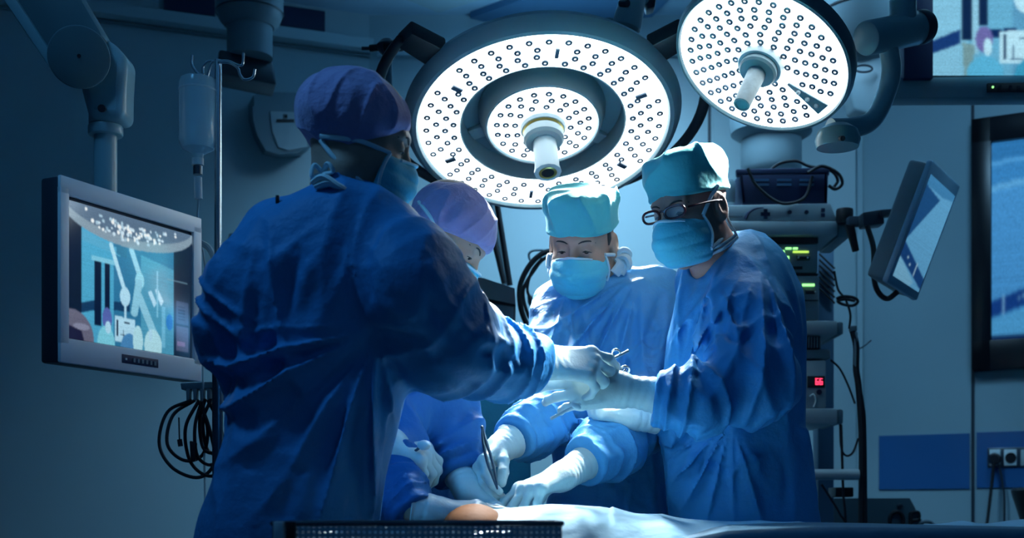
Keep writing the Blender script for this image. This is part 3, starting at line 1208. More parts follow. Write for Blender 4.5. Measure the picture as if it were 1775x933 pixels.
br = empty('cable_rack', P(352, 680, 3.08), 'grey bracket with clips clamped to the infusion pole below the left monitor', 'bracket')
MB().slab([P(312, 664, 3.05), P(398, 660, 3.05), P(398, 672, 3.05), P(314, 676, 3.05)], (0, .05, 0), .003).build('rail', PLAS_M, br)
for i in range(6):
    x = 322 + i * 12
    MB().slab([P(x, 674, 3.045), P(x + 7, 674, 3.045), P(x + 6, 698 - i % 2 * 4, 3.045), P(x + 1, 698 - i % 2 * 4, 3.045)], (0, .025, 0), .002).build('clip', PLAS_M, br)
CABL = ['outermost looped dark cable hanging from the bracket under the left monitor', 'looped dark cable nested inside the outermost one at left',
        'narrow looped dark cable close beside the infusion pole', 'small looped dark cable low in the left bundle', 'looped dark cable crossing behind the infusion pole', 'tall thin looped dark cable in the middle of the left bundle']
LO = [((332, 694), (290, 715), (276, 770), (300, 812), (345, 828), (372, 800), (362, 740), (345, 696)),
      ((338, 694), (300, 720), (290, 770), (318, 798), (350, 790), (360, 750), (350, 696)),
      ((350, 694), (338, 740), (342, 790), (366, 806), (384, 780), (380, 730), (362, 694)),
      ((345, 694), (322, 740), (326, 790), (345, 818), (372, 824), (392, 790), (378, 730), (360, 694)),
      ((366, 692), (352, 730), (360, 780), (386, 786), (400, 750), (392, 710), (376, 690)),
      ((356, 692), (346, 730), (352, 776), (372, 782), (376, 730), (368, 692))]
for i, (L_, lab) in enumerate(zip(LO, CABL)):
    o = MB().tube(catmull([P(x, y, 3.04 + .012 * math.sin(k * 1.7 + i)) for k, (x, y) in enumerate(L_)], 8), .0042, 8).build('looped_cable', BLACK, loc=P(*L_[0], 3.04))
    tag(o, lab, 'cable', 'looped cables under the left monitor')
o = MB().tube([P(310, 724, 3.03), P(311, 762, 3.03)], .0018, 8).tube([P(311, 762, 3.03), P(313, 774, 3.03)], .006, 8).build('sensor_lead', BLACK, loc=P(310, 724, 3.03))
tag(o, 'short thin lead with a small dark plug, inside the left cable loops', 'lead')
for (x, y, w, h, lab) in ((334, 782, 12, 36, 'dark cable connector hanging low in the left cable loops'), (338 + 17, 765, 10, 40, 'dark cable connector beside the infusion pole among the loops'), (384, 765, 14, 30, 'dark bulky connector just right of the infusion pole')):
    if x == 355: continue
    o = MB().slab([P(x - w / 2, y - h / 2, 3.02), P(x + w / 2, y - h / 2 + 3, 3.02), P(x + w / 2 - 2, y + h / 2, 3.02), P(x - w / 2 + 2, y + h / 2, 3.02)], (0, .014, 0), .003).build('cable_connector', BLACK, loc=P(x, y, 3.02))
    tag(o, lab, 'connector')

# ceiling pendant upper left, with the dark box on its column
pn = empty('ceiling_pendant', P(433, 145, 4.5), 'wide round ceiling column with a dark box below, upper left', 'ceiling pendant')
c = P(433, 100, 4.5)
zc = ZC
MB().lathe([(0, P(0, 48, 4.5).z), (.085, P(0, 48, 4.5).z), (.105, P(0, 38, 4.5).z), (.118, P(0, 22, 4.5).z), (.118, zc), (0, zc)], Vector((c.x, c.y, 0)), (0, 0, 1), 48).build('upper_column', PLAS_M, pn)
MB().lathe([(.119, P(0, 25, 4.5).z), (.120, P(0, 23.5, 4.5).z), (.119, P(0, 22, 4.5).z)], Vector((c.x, c.y, 0)), (0, 0, 1), 48).build('joint_ring', PLAS_D, pn)
MB().cyl(P(433, 100, 4.5), P(433, 46, 4.5), .080, n=40).build('lower_column', PLAS_M, pn)
MB().slab([P(380, 84, 4.42), P(473, 104, 4.55), P(480, 148, 4.55), P(374, 126, 4.42)], (-.04, .14, 0), .01).build('connection_box', PLAS_D, pn)

# rounded wall dispenser
wd = empty('wall_dispenser', on_wall(482, 272, CL, DL), 'rounded grey wall-mounted dispenser with pale front, behind the tallest figure', 'dispenser')
def wq(pix, off, a=CL, dr=DL):
    return [on_wall(x, y, a, dr, off) for x, y in pix]
body = [(430, 182), (446, 177), (500, 178), (526, 190), (534, 210), (532, 262), (520, 272), (480, 275), (456, 268), (440, 240), (432, 210)]
MB().prism(wq(body, .0), NL * .14).build('housing', PLAS_M, wd, smooth=True)
MB().prism(wq([(x * .88 + 482 * .12, y * .88 + 226 * .12) for x, y in body], .135), NL * .02).build('front_shell', PLAS_M, wd)
MB().prism(wq([(468, 194), (530, 196), (532, 255), (500, 262), (482, 256), (472, 230)], .155), NL * .008).build('front_cover', PLAS, wd)
MB().prism(wq([(479, 207), (510, 207), (510, 212), (479, 212)], .165), NL * .003).build('slot', BLACK, wd)
MB().prism(wq([(492, 199), (498, 199), (498, 205), (492, 205)], .165), NL * .003).build('lock', BLACK, wd)

# stand with clamp head behind the tall nurse
sp = empty('equipment_stand', Vector((P(674, 400, 3.9).x, 3.9, 0)), 'slim stand with dark knobbed clamp head, left of the large lamp', 'stand')
MB().cyl(Vector((sp.location.x, 3.9, .05)), P(674, 102, 3.9), .011, n=16).build('pole', PLAS_M, sp)
MB().cyl(P(674, 104, 3.9), P(674, 98, 3.9), .014, n=16).build('collar', BLACK, sp)
MB().lathe([(0, 0), (.012, 0), (.032, .02), (.034, .035), (.02, .05), (0, .052)], P(672, 98, 3.9), (0, 0, 1), 24).build('clamp_body', PLAS_D, sp)
MB().cyl(P(664, 81, 3.88), P(699, 79, 3.88), .017, n=16, bev=.004).build('knob', BLACK, sp)
MB().cyl(P(640, 84, 3.9), P(668, 81, 3.9), .011, n=16, bev=.003).build('lever', BLACK, sp)
MB().cyl(P(627, 84, 3.9), P(642, 84, 3.9), .006, n=12).build('lever_tip', PLAS_D, sp)
MB().cyl(Vector((sp.location.x, 3.9, 0)), Vector((sp.location.x, 3.9, .05)), .2, n=32, bev=.01).build('base', PLAS_D, sp)
o = MB().tube([Vector((P(691, 345, 3.4).x, 3.4, 0)), P(691, 336, 3.4)], .004, 8).build('thin_rod', BLACK, loc=Vector((P(691, 345, 3.4).x, 3.4, 0)))
tag(o, 'thin black rod standing between the two violet caps', 'rod')

# dark device with blue light at the left shoulder
dv = empty('wall_monitor', P(415, 440, 5.0), 'small dark monitor with a blue light, behind the tall figure at left', 'monitor')
MB().slab([P(396, 404, 5.0), P(450, 404, 5.0), P(450, 470, 5.0), P(396, 470, 5.0)], (0, .08, 0), .006).build('housing', PLAS_M, dv)
MB().slab([P(402, 412, 4.995), P(444, 412, 4.995), P(444, 462, 4.995), P(402, 462, 4.995)], (0, .01, 0)).build('screen', BLACK, dv)
MB().ball(P(399.5, 434, 4.99), .006, 10).build('indicator', BLUEL, dv)

# ---------------------------------------------------------------- small wall items right
ws = empty('wall_screen', on_wall(1760, 643, CR, DR), 'large black-framed wall display at right edge, showing the pale theatre wall', 'screen')
def ring(px0, px1, py0, py1, w, h0, h1, th, m, name, parent):
    n = NW(DR)
    a0, a1 = on_wall(px0, py0, CR, DR), on_wall(px0, py1, CR, DR)
    b0 = on_wall(px1, py0, CR, DR)
    u = Vector((b0.x - a0.x, b0.y - a0.y, 0)); L = u.length; u.normalize()
    zt, zb = a0.z, a1.z
    A = Vector((a0.x, a0.y, 0))
    mb = MB()
    def s(l0, l1, z0, z1):
        q = [A + u * l0 + Vector((0, 0, z0)), A + u * l1 + Vector((0, 0, z0)), A + u * l1 + Vector((0, 0, z1)), A + u * l0 + Vector((0, 0, z1))]
        mb.slab(q, n * th, .004)
    s(0, L, zt - h0, zt); s(0, L, zb, zb + h1); s(0, w, zb, zt); s(L - w, L, zb, zt)
    mb.build(name, m, parent)
    return A, u, L, zt, zb, n
A_, u_, L_w, zt, zb, n_ = ring(1687, 2060, 212, 645, .077, .105, .125, .05, mat('screen_frame_black', (0.004, 0.005, 0.010), 0.3), 'frame', ws)
qq = [A_ + u_ * l + Vector((0, 0, z)) + n_ * .02 for l, z in ((.07, zt - .1), (L_w - .07, zt - .1), (L_w - .07, zb + .12), (.07, zb + .12))]
sky = (.07, .30, .60)
ops = [('p', (.05, .24, .50), [(0, 0), (1, 0), (1, .08), (0, .10)]), ('p', (.13, .42, .74), [(0, .10), (1, .03), (1, .05), (0, .12)]),
       ('p', (.16, .46, .76), [(0, .22), (1, .10), (1, .13), (0, .25)]),
       ('p', (.10, .36, .68), [(0, .25), (1, .13), (1, .6), (0, .8)]),
       ('p', (.015, .08, .30), [(0, .80), (1, .52), (1, .62), (0, .88)]), ('p', (.3, .6, .85), [(.075, .775), (.085, .773), (.085, .88), (.075, .88)]),
       ('p', (.12, .42, .72), [(0, .89), (1, .63), (1, .97), (0, .97)]),
       ('e', (.2, .45, .7), (.17, .79, .006, .012)), ('e', (.2, .45, .7), (.20, .78, .006, .012)), ('r', (.01, .04, .14), (0, .975, 1, 1))]
screen_mesh('screen', qq, picture(120, 100, ops, sky), ws, 0.85)

sk = empty('wall_socket', on_wall(1738, 809, CR, DR), 'row of electrical sockets in the blue band at right, one with a black plug', 'socket')
wall_plate('back_plate', CR, DR, 1712, 1800, 777, 811, .012, STEEL_D, .003, parent=sk, kind=None)
wall_plate('socket_module', CR, DR, 1716, 1735, 780, 808, .018, WHITEP, .003, parent=sk, kind=None)
wall_plate('socket_module', CR, DR, 1741, 1763, 780, 808, .018, WHITEP, .003, parent=sk, kind=None)
wall_plate('socket_module', CR, DR, 1770, 1792, 780, 808, .018, PLAS, .003, parent=sk, kind=None)
MB().cyl(on_wall(1752, 794, CR, DR, .012), on_wall(1752, 794, CR, DR, .022), .022, n=24).build('socket_hole', BLACK, sk)
pg = empty('plug', on_wall(1725, 800, CR, DR, .02), 'black plug in the leftmost wall socket with its cord hanging down', 'plug')
MB().cyl(on_wall(1724, 796, CR, DR, .018), on_wall(1724, 796, CR, DR, .06), .026, .018, n=20).build('plug_body', BLACK, pg)
MB().tube(catmull([on_wall(1723, 800, CR, DR, .055), on_wall(1719, 840, CR, DR, .06), on_wall(1712, 900, CR, DR, .08), on_wall(1704, 960, CR, DR, .1), on_wall(1695, 1300, CR, DR, .1)], 8), .0065, 10).build('cord', BLACK, pg)
o = MB().tube(catmull([on_wall(1731, 805, CR, DR, .03), on_wall(1738, 840, CR, DR, .03), on_wall(1741, 900, CR, DR, .03), on_wall(1738, 1200, CR, DR, .03)], 8), .005, 10).build('wall_cable', PLAS_D, loc=on_wall(1738, 1200, CR, DR, .03))
tag(o, 'thin faint cable hanging on the right wall, right of the plug cord', 'cable')
o = MB().slab([P(1757, 846, 4.4), P(1850, 850, 4.4), P(1850, 960, 4.4), P(1776, 915, 4.4)], (0, .3, 0), .02).build('black_stool_seat', BLACK, loc=P(1800, 960, 4.4))
fe = empty('black_bin', Vector((P(1815, 900, 4.5).x, 4.5, 0)), 'black tapered object at the right edge below the sockets', 'bin')
bpy.data.objects.remove(o)
cb = Vector((P(1828, 900, 4.5).x, 4.5, 0))
MB().lathe([(0, 0), (.05, 0), (.06, .8), (.10, .93), (.14, 1.06), (.145, 1.08), (.14, 1.09), (0, 1.09)], cb, (0, 0, 1), 32).build('bin_body', BLACK, fe)
MB().lathe([(0, 0), (.2, 0), (.2, .03), (0, .05)], cb, (0, 0, 1), 32).build('base', BLACK, fe)

# machine standing low at right
fm = empty('floor_machine', Vector((P(1460, 900, 4.75).x, 4.75, 0)), 'low dark grey machine with sloping side, in front of the right wall', 'machine')
D_ = 4.75
q = [P(1395, 864, D_), P(1577, 864, D_), P(1612, 928, D_), P(1640, 1000, D_)]
q2 = Vector((q[3].x, D_, .05)); q3 = Vector((q[0].x, D_, .05))
MB().prism([q[0], q[1], q[2], q[3], q2, q3], (0, .30, 0)).build('housing', mat('machine_grey', (0.05, 0.10, 0.13), 0.5), fm, smooth=False)
def ringmark(cx, cy, rx, ry, t, dep):
    pts = [P(cx + rx * math.cos(a), cy + ry * math.sin(a), dep) for a in np.linspace(0, 2 * PI, 28, endpoint=False)]
    return pts
MB().tube(ringmark(1554, 902, 12, 15, 0, D_ - .004), .007, 8, closed=True).build('mark', BLACK, fm)
MB().tube([P(1579, 888, D_ - .004), P(1578, 916, D_ - .004)], .008, 8).tube(catmull([P(1578, 889, D_ - .004), P(1592, 888, D_ - .004), P(1593, 900, D_ - .004), P(1580, 903, D_ - .004)], 5), .005, 8).build('mark', BLACK, fm)
MB().ball(P(1560, 877, D_ - .002), (.012, .004, .008), 10).build('mark', PLAS_D, fm)
MB().tube(catmull([P(1588, 918, D_ - .03), P(1600, 905, D_ - .06), P(1616, 908, D_ - .06), P(1628, 930, D_ - .06), P(1632, 980, D_ - .06)], 6), .007, 10).build('hose', PLAS_M, fm)
# ---------------------------------------------------------------- equipment tower
TD = 4.2
tw = empty('equipment_tower', Vector((P(1365, 900, TD + .2).x, TD + .2, 0)), 'grey equipment trolley with shelves, behind the bespectacled figure', 'trolley')
def B(x0, y0, x1, y1, d=TD, dep=.34, bev=.006):
    return MB().slab([P(x0, y0, d), P(x1, y0, d), P(x1, y1, d), P(x0, y1, d)], (0, dep, 0), bev)
for (y0, y1) in ((383, 408), (556, 580), (708, 735)):
    B(1240, y0, 1452, y1).build('shelf', PLAS, tw)
    B(1452, y0 + 2, 1474 if y0 < 400 else 1462, y1 + (4 if y0 < 400 else 0), TD + .02, .26).build('shelf_end', PLAS_M, tw)
B(1240, 606, 1440, 622, TD + .02, .3).build('shelf', PLAS_M, tw)
MB().cyl(P(1240, 823, TD), P(1488, 823, TD), .018, n=20).build('push_bar', PLAS, tw)
for x in (1418, 1250):
    B(x, 408, x + 28, 1100, TD + .352, .08).build('upright', mat('tower_upright', (0.07, 0.16, 0.26), 0.5), tw)
for i in range(7):
    y = 440 + i * 10
    MB().tube([P(1420, y, TD + .34), P(1447, y + 26, TD + .34)], .0035, 6).build('vent_slot', BLACK, tw)
B(1235, 1180, 1470, 1215, TD, .4).build('base', PLAS_M, tw)
for x in (1245, 1460):
    for dd in (TD + .03, TD + .36):
        MB().cyl(P(x, 1230, TD) * 1.0 + Vector((0, dd - TD, P(0, 0, 1).z * 0)) , P(x, 1230, TD) + Vector((.02, dd - TD, 0)), .05, n=20).build('caster', BLACK, tw)
# make the foot reach the floor
B(1330, 1210, 1380, 1400, TD + .15, .1).build('column_foot', PLAS_M, tw)
tw_z = P(0, 1414, TD).z
MB().box((tw.location.x, TD + .2, .02), (.4, .4, .04), bevel=.01).build('foot_plate', PLAS_D, tw)

d1 = empty('control_unit', P(1360, 383, TD), 'flat grey control unit with a dark cross and knobs, on the top shelf', 'control unit')
MB().slab([P(1235, 356, TD + .01), P(1440, 352, TD + .01), P(1452, 383, TD + .01), P(1235, 384, TD + .01)], (0, .3, 0), .006).build('housing', PLAS, d1)
B(1319, 368, 1335, 374, TD + .004, .01, 0).box(P(1327, 371, TD + .006), (.012, .006, .032)).build('cross_mark', NAVY, d1)
for x in (1369, 1398):
    MB().cyl(P(x, 368, TD + .015), P(x, 368, TD - .01), .007, n=16).build('knob', NAVY, d1)
for y in (364, 373):
    B(1424, y - 3, 1430, y + 3, TD + .004, .008, 0).build('button', NAVY, d1)
MB().tube(catmull([P(1292, 380, TD + .008), P(1298, 369, TD + .008), P(1310, 362, TD + .008), P(1324, 360, TD + .008)], 6), [.006, .0045, .003, .001], 8).build('swoosh_mark', NAVY, d1)
B(1262, 374, 1287, 376, TD + .006, .004, 0).build('small_print_line', PLAS_M, d1)

bk = empty('plastic_basket', P(1365, 352, TD + .05), 'dark navy plastic basket full of cables, on top of the trolley', 'basket')
bq = [P(1280, 296, TD + .02), P(1434, 292, TD + .02), P(1440, 352, TD + .02), P(1284, 354, TD + .02)]
mb = MB()
mb.slab([P(1276, 293, TD + .02), P(1438, 290, TD + .02), P(1438, 304, TD + .02), P(1277, 306, TD + .02)], (0, .02, 0), .004)
mb.slab([P(1282, 300, TD + .02), P(1436, 298, TD + .02), P(1434, 352, TD + .02), P(1287, 353, TD + .02)], (0, .012, 0), .003)
mb.slab([P(1282, 300, TD + .26), P(1436, 298, TD + .26), P(1434, 352, TD + .26), P(1287, 353, TD + .26)], (0, .012, 0), .003)
mb.slab([P(1282, 300, TD + .02), P(1282, 300, TD + .02) + Vector((0, .25, 0)), P(1287, 353, TD + .02) + Vector((0, .25, 0)), P(1287, 353, TD + .02)], (.012, 0, 0), .003)
mb.slab([P(1434, 298, TD + .02), P(1434, 298, TD + .02) + Vector((0, .25, 0)), P(1434, 353, TD + .02) + Vector((0, .25, 0)), P(1434, 353, TD + .02)], (-.012, 0, 0), .003)
mb.slab([P(1287, 350, TD + .02), P(1434, 350, TD + .02), P(1434, 354, TD + .02), P(1287, 354, TD + .02)], (0, .25, 0))
mb.build('basket_body', NAVY, bk)
for r0 in range(2):
    for i in range(3):
        x = 1308 + i * 39
        B(x, 310 + r0 * 8, x + 25, 314 + r0 * 8, TD + .017, .008, 0).build('handle_slot', mat('slot_blue', (0.05, 0.14, 0.26), 0.5), bk)
for lab, L_, dd in (('black cable looped out over the right side of the navy basket', ((1400, 300), (1425, 288), (1452, 300), (1460, 318), (1448, 328), (1436, 322)), TD + .0),
                    ('black cable bulging over the top of the navy basket', ((1330, 300), (1350, 284), (1380, 279), (1402, 288), (1440, 296), (1452, 312), (1446, 324)), TD + .05),
                    ('black cable sagging across the front of the navy basket', ((1296, 292), (1310, 320), (1340, 346), (1365, 353), (1395, 342), (1408, 306)), TD - .01)):
    o = MB().tube(catmull([P(x, y, dd + .004 * k) for k, (x, y) in enumerate(L_)], 8), .0055, 8).build('basket_cable', BLACK, loc=P(*L_[0], dd))
    tag(o, lab, 'cable')
jar = MB().lathe([(0, 0), (.022, 0), (.024, .01), (.024, .07), (.018, .08), (0, .082)], P(1262, 353, TD + .08), (0, 0, 1), 20).build('steel_canister', PLAS_M, loc=P(1262, 353, TD + .08))
tag(jar, 'small grey canister left of the navy basket', 'canister')

u1 = empty('processor_unit', P(1370, 473, TD), 'grey processor unit with green lights, topmost below the top shelf', 'electronic unit')
B(1290, 412, 1418, 422, TD + .03, .28, 0).build('top_gap', BLACK, u1)
B(1290, 423, 1418, 473, TD + .01).build('housing', PLAS_M, u1)
for (x0, y0, x1, y1, m_) in ((1362, 429, 1372, 432, GRN), (1375, 429, 1383, 432, GRN), (1375, 435, 1402, 438, YEL), (1342, 435, 1347, 439, GRN), (1355, 434, 1360, 439, GRN), (1363, 444, 1368, 449, GRN)):
    B(x0, y0, x1, y1, TD + .005, .008, 0).build('indicator', m_, u1)
MB().tube([P(1381, 447, TD + .008), P(1403, 447, TD + .008)], .009, 12).build('dial_slot', BLACK, u1)
MB().ball(P(1384, 447, TD - .001), .003, 8).build('light', WHITEP, u1)
MB().ball(P(1400, 447, TD - .001), .003, 8).build('light', WHITEP, u1)
B(1366, 462, 1391, 467, TD + .006, .008, 0).build('slot', BLACK, u1)
u2 = empty('light_source_unit', P(1370, 548, TD), 'grey unit with one green bar, under the topmost electronic unit', 'electronic unit')
B(1290, 478, 1420, 555, TD + .01).build('housing', PLAS_M, u2)
B(1391, 492, 1412, 496, TD + .005, .008, 0).build('indicator', GRN, u2)
MB().tube([P(1396, 506, TD + .008), P(1412, 506, TD + .008)], .008, 12).build('dial_slot', BLACK, u2)
MB().ball(P(1413, 506, TD - .001), .003, 8).build('light', WHITEP, u2)
B(1320, 474, 1418, 478, TD + .014, .2, 0).build('shadow_gap', BLACK, u2)  # black bar put in as the shade between the two units
B(1380, 520, 1418, 522, TD + .006, .008, 0).build('panel_joint', BLACK, u2)
u3 = empty('printer_unit', P(1400, 605, TD), 'dark ribbed unit on the middle trolley shelf', 'electronic unit')
B(1300, 582, 1424, 605, TD + .03, .25).build('housing', PLAS_D, u3)
for i in range(6):
    B(1396 + i * 5, 584, 1398 + i * 5, 603, TD + .025, .008, 0).build('rib', PLAS_M, u3)
u4 = empty('insufflator_unit', P(1400, 706, TD), 'grey unit with a red digital display, on the lower trolley shelf', 'electronic unit')
B(1300, 625, 1432, 708, TD + .01).build('housing', PLAS, u4)
win = B(1400, 652, 1430, 672, TD + .004, .01, .001).build('display_window', BLACK, u4)
def digit(x, y, s=1.0):
    mb = MB()
    for (a, b, c_, d_) in ((0, 0, 5, 1.2), (0, 5, 5, 6.2), (0, 10, 5, 11.2), (0, 5, 1.2, 11), (3.8, 5, 5, 11), (0, 0, 1.2, 6)):
        mb.slab([P(x + a * s, y + b * s, TD + .001), P(x + c_ * s, y + b * s, TD + .001), P(x + c_ * s, y + d_ * s, TD + .001), P(x + a * s, y + d_ * s, TD + .001)], (0, .004, 0))
    return mb
digit(1414, 656).build('digit', RED, win)
digit(1421, 656).build('digit', RED, win)
MB().cyl(P(1420, 680, TD + .015), P(1420, 680, TD - .008), .009, n=16).build('knob', NAVY, u4)
MB().tube(catmull([P(1404, 688, TD + .006), P(1410, 684, TD + .004), P(1414, 695, TD + .004), P(1410, 706, TD + .004)], 5), .003, 8).build('tube_port', WHITEP, u4)
# cables on the right side of the trolley
TC = [('thin black cable hanging from the top shelf corner to the cable tie', ((1446, 470), (1452, 500), (1460, 512), (1466, 520), (1474, 545), (1472, 570)), .004),
      ('tied hank of black cable sticking out right of the trolley', ((1450, 518), (1462, 514), (1480, 516), (1487, 523), (1478, 530), (1462, 528), (1452, 522), (1466, 519), (1482, 522)), .005),
      ('thick black cable bundle dropping along the right side of the trolley', ((1478, 574), (1484, 600), (1484, 640), (1488, 668), (1492, 720), (1494, 800), (1492, 1000), (1490, 1380)), .011),
      ('second thick black cable dropping beside the trolley, right of the bundle', ((1486, 660), (1494, 700), (1498, 760), (1500, 1000), (1500, 1380)), .008),
      ('thin black cable arcing from the lower unit to the cable bundle', ((1440, 624), (1456, 640), (1470, 668), (1482, 700)), .0035),
      ('thin dark cable looping between lower shelf and cable bundle', ((1456, 735), (1458, 775), (1466, 790), (1478, 785), (1488, 760)), .0035),
      ('black cable slanting down from the push bar of the trolley', ((1424, 840), (1440, 865), (1455, 890), (1470, 930), (1480, 1100)), .004),
      ('straight black cable dropping from under the push bar', ((1458, 736), (1460, 800), (1462, 860), (1466, 910), (1470, 1100)), .0045),
      ('thin pale wire sticking out right above the cable bundle', ((1487, 606), (1498, 600), (1510, 590)), .0025)]
for lab, L_, r_ in TC:
    o = MB().tube(catmull([P(x, y, TD + .03) for x, y in L_], 8), r_, 8).build('trolley_cable', BLACK if 'pale' not in lab else PLAS_M, loc=P(*L_[-1], TD + .03))
    tag(o, lab, 'cable')
o = B(1474, 565, 1486, 574, TD + .02, .02, .002).slab([P(1481, 575, TD + .02), P(1487, 576, TD + .02), P(1486, 640, TD + .02), P(1480, 632, TD + .02)], (0, .012, 0), .002).build('cable_clamp', PLAS_M, loc=P(1480, 600, TD))
tag(o, 'small grey clamp holding the cables beside the middle shelf', 'clamp')
o = B(1448, 845, 1480, 862, TD + .05, .1, .004).build('power_strip', BLACK, loc=P(1464, 862, TD))
tag(o, 'black power strip under the push bar of the trolley', 'power strip')

# oblique monitor on an arm at the trolley
tm = empty('angled_monitor', P(1598, 522, 3.95), 'tilted monitor seen from the side, blue banded wall painted on as its reflection', 'monitor')
q = [P(1618, 277, 3.80), P(1666, 323, 4.00), P(1590, 523, 4.05), P(1538, 490, 3.85)]
ex2 = ((q[1] - q[0]) + (q[2] - q[3])).normalized()
ey2 = ((q[3] - q[0]) + (q[2] - q[1])).normalized()
n2 = ex2.cross(ey2).normalized()
if n2.y > 0: n2 = -n2
MB().slab(q, -n2 * .022, .008).build('front_frame', mat('bezel_blue_white', (0.34, 0.56, 0.72), 0.35), tm)
qc = sum(q, Vector()) / 4
MB().slab([qc + (p - qc) * .97 - n2 * .02 for p in q], -n2 * .06 , .014).build('back_housing', PLAS_M, tm)
lb2 = (.20, .52, .80)
ops = [('r', (.10, .34, .60), (0, 0, 1, .1)), ('p', (.03, .14, .34), [(0, .1), (.62, .14), (.0, .62)]), ('p', lb2, [(.62, .10), (1, .06), (1, 1), (0, 1), (0, .62)]),
       ('p', (.02, .10, .30), [(0, .66), (1, .86), (1, .97), (0, .80)]), ('p', (.5, .75, .9), [(.60, .76), (.64, .77), (.64, .90), (.60, .89)]),
       ('e', (.5, .75, .9), (.25, .77, .03, .01)), ('e', (.5, .75, .9), (.38, .82, .03, .01)), ('p', (.30, .62, .85), [(0, .80), (.7, .95), (.6, 1), (0, 1)])]
def qin(q, u0, v0, u1, v1, e):
    f = lambda u, v: (q[0] * (1 - u) + q[1] * u) * (1 - v) + (q[3] * (1 - u) + q[2] * u) * v + n2 * e
    return [f(u0, v0), f(u1, v0), f(u1, v1), f(u0, v1)]
screen_mesh('screen', qin(q, .07, .10, .93, .93, .001), picture(60, 120, ops, lb2), tm, 0.62)  # painted reflection of the banded wall, glowing like a display picture
MB().slab([P(1495, 368, 4.0), P(1532, 362, 4.0), P(1534, 388, 4.0), P(1497, 392, 4.0)], (0, .06, 0), .006).build('swivel_block', PLAS_D, tm)
MB().slab([P(1528, 363, 3.98), P(1560, 361, 3.96), P(1560, 371, 3.96), P(1528, 375, 3.98)], (0, .04, 0), .003).build('mount_arm', PLAS_D, tm)
MB().slab([P(1472, 374, 4.1), P(1498, 374, 4.02), P(1498, 390, 4.02), P(1472, 390, 4.1)], (0, .04, 0), .003).build('link_arm', PLAS_D, tm)
MB().cyl(P(1464, 388, 4.2), P(1464, 362, 4.2), .028, n=24, bev=.006).build('arm_joint', BLACK, tm)
MB().slab([P(1466, 388, 4.08), P(1482, 392, 4.08), P(1490, 434, 4.08), P(1480, 436, 4.08), ], (0, .02, 0), .003).build('cable_hook', BLACK, tm)
MB().tube(catmull([P(1503, 392, 4.0), P(1514, 430, 4.0), P(1515, 480, 4.0), P(1522, 506, 4.0), P(1538, 518, 4.0), P(1556, 506, 3.98)], 8), .0085, 10).build('signal_cable', BLACK, tm)

# ---------------------------------------------------------------- monitor at top right
um = empty('upper_monitor', P(1720, 172, 3.9), 'large monitor at the top right corner, showing two capped people and a white screen', 'monitor')
UD = 3.9
MB().slab([P(1534, 134, UD + .02), P(1900, 128, UD + .02), P(1900, 170, UD + .02), P(1534, 172, UD + .02)], (0, .07, 0), .008).build('lower_bezel', mat('bezel_slate', (0.12, 0.22, 0.28), 0.45), um)
MB().slab([P(1567, -140, UD), P(1618, -140, UD), P(1618, 136, UD), P(1567, 136, UD)], (0, .06, 0), .004).build('side_frame', NAVY, um)
MB().slab([P(1540, -140, UD + .03), P(1900, -140, UD + .03), P(1900, 130, UD + .03), P(1600, 134, UD + .03)], (0, .05, 0), .004).build('back_housing', PLAS_D, um)
wt = (.55, .85, .98)
ops = [('r', (.20, .52, .72), (0, 0, 1, 1)), ('p', (.30, .62, .80), [(0, 0), (.16, 0), (.16, 1), (0, 1)]),
       ('r', (.16, .42, .62), (.38, 0, 1, 1)), ('r', (.28, .60, .78), (.13, .5, .17, 1)),
       ('r', (.01, .04, .12), (.135, .52, .19, .84)), ('r', (.01, .04, .12), (.22, .50, .265, .77)), ('r', (.35, .66, .82), (.19, .46, .22, .9)),
       ('p', (.02, .08, .26), [(0, .84), (.13, .79), (.13, .855), (0, .90)]),
       ('r', (.01, .05, .18), (.245, .79, .33, .825)), ('r', (.01, .05, .18), (.34, .785, .40, .82)),
       ('l', wt, ((.36, .44), (.46, .62), .018)), ('e', wt, (.46, .66, .07, .06)), ('r', wt, (.45, .60, .475, .80)),
       ('p', wt, [(.32, .80), (.53, .785), (.53, .94), (.32, .945)]), ('r', (.01, .05, .15), (.335, .81, .352, .93)), ('r', (.02, .08, .2), (.41, .83, .45, .835)),
       ('r', (.02, .08, .2), (.37, .92, .43, .925)), ('r', (.02, .08, .2), (.383, .86, .389, .92)),
       ('p', (.25, .42, .45), [(.14, .85), (.2, .86), (.19, 1), (.15, 1)]),
       ('e', (.22, .22, .50), (.245, .835, .042, .06)), ('e', wt, (.262, .87, .02, .04)), ('e', (.16, .55, .78), (.25, 1.0, .09, .09)),
       ('e', (.22, .22, .50), (.52, .86, .03, .05)), ('e', (.08, .42, .62), (.50, 1.0, .11, .09))]
screen_mesh('screen', [P(1617, -250, UD + .005), P(1980, -250, UD + .005), P(1980, 131, UD + .005), P(1617, 131, UD + .005)], picture(160, 180, ops, (.2, .5, .7)), um, 1.0)
bp_ = MB().slab([P(1712, 144, UD + .012), P(1830, 142, UD + .012), P(1830, 158, UD + .012), P(1712, 159, UD + .012)], (0, .01, 0), .001).build('button_panel', BLACK, um)
MB().ball(P(1721, 151, UD + .01), .0035, 10).build('power_light', GRN, bp_)
for x in (1733, 1751, 1766):
    MB().cyl(P(x, 151, UD + .013), P(x, 151, UD + .008), .005, n=12).build('button', PLAS_D, bp_)

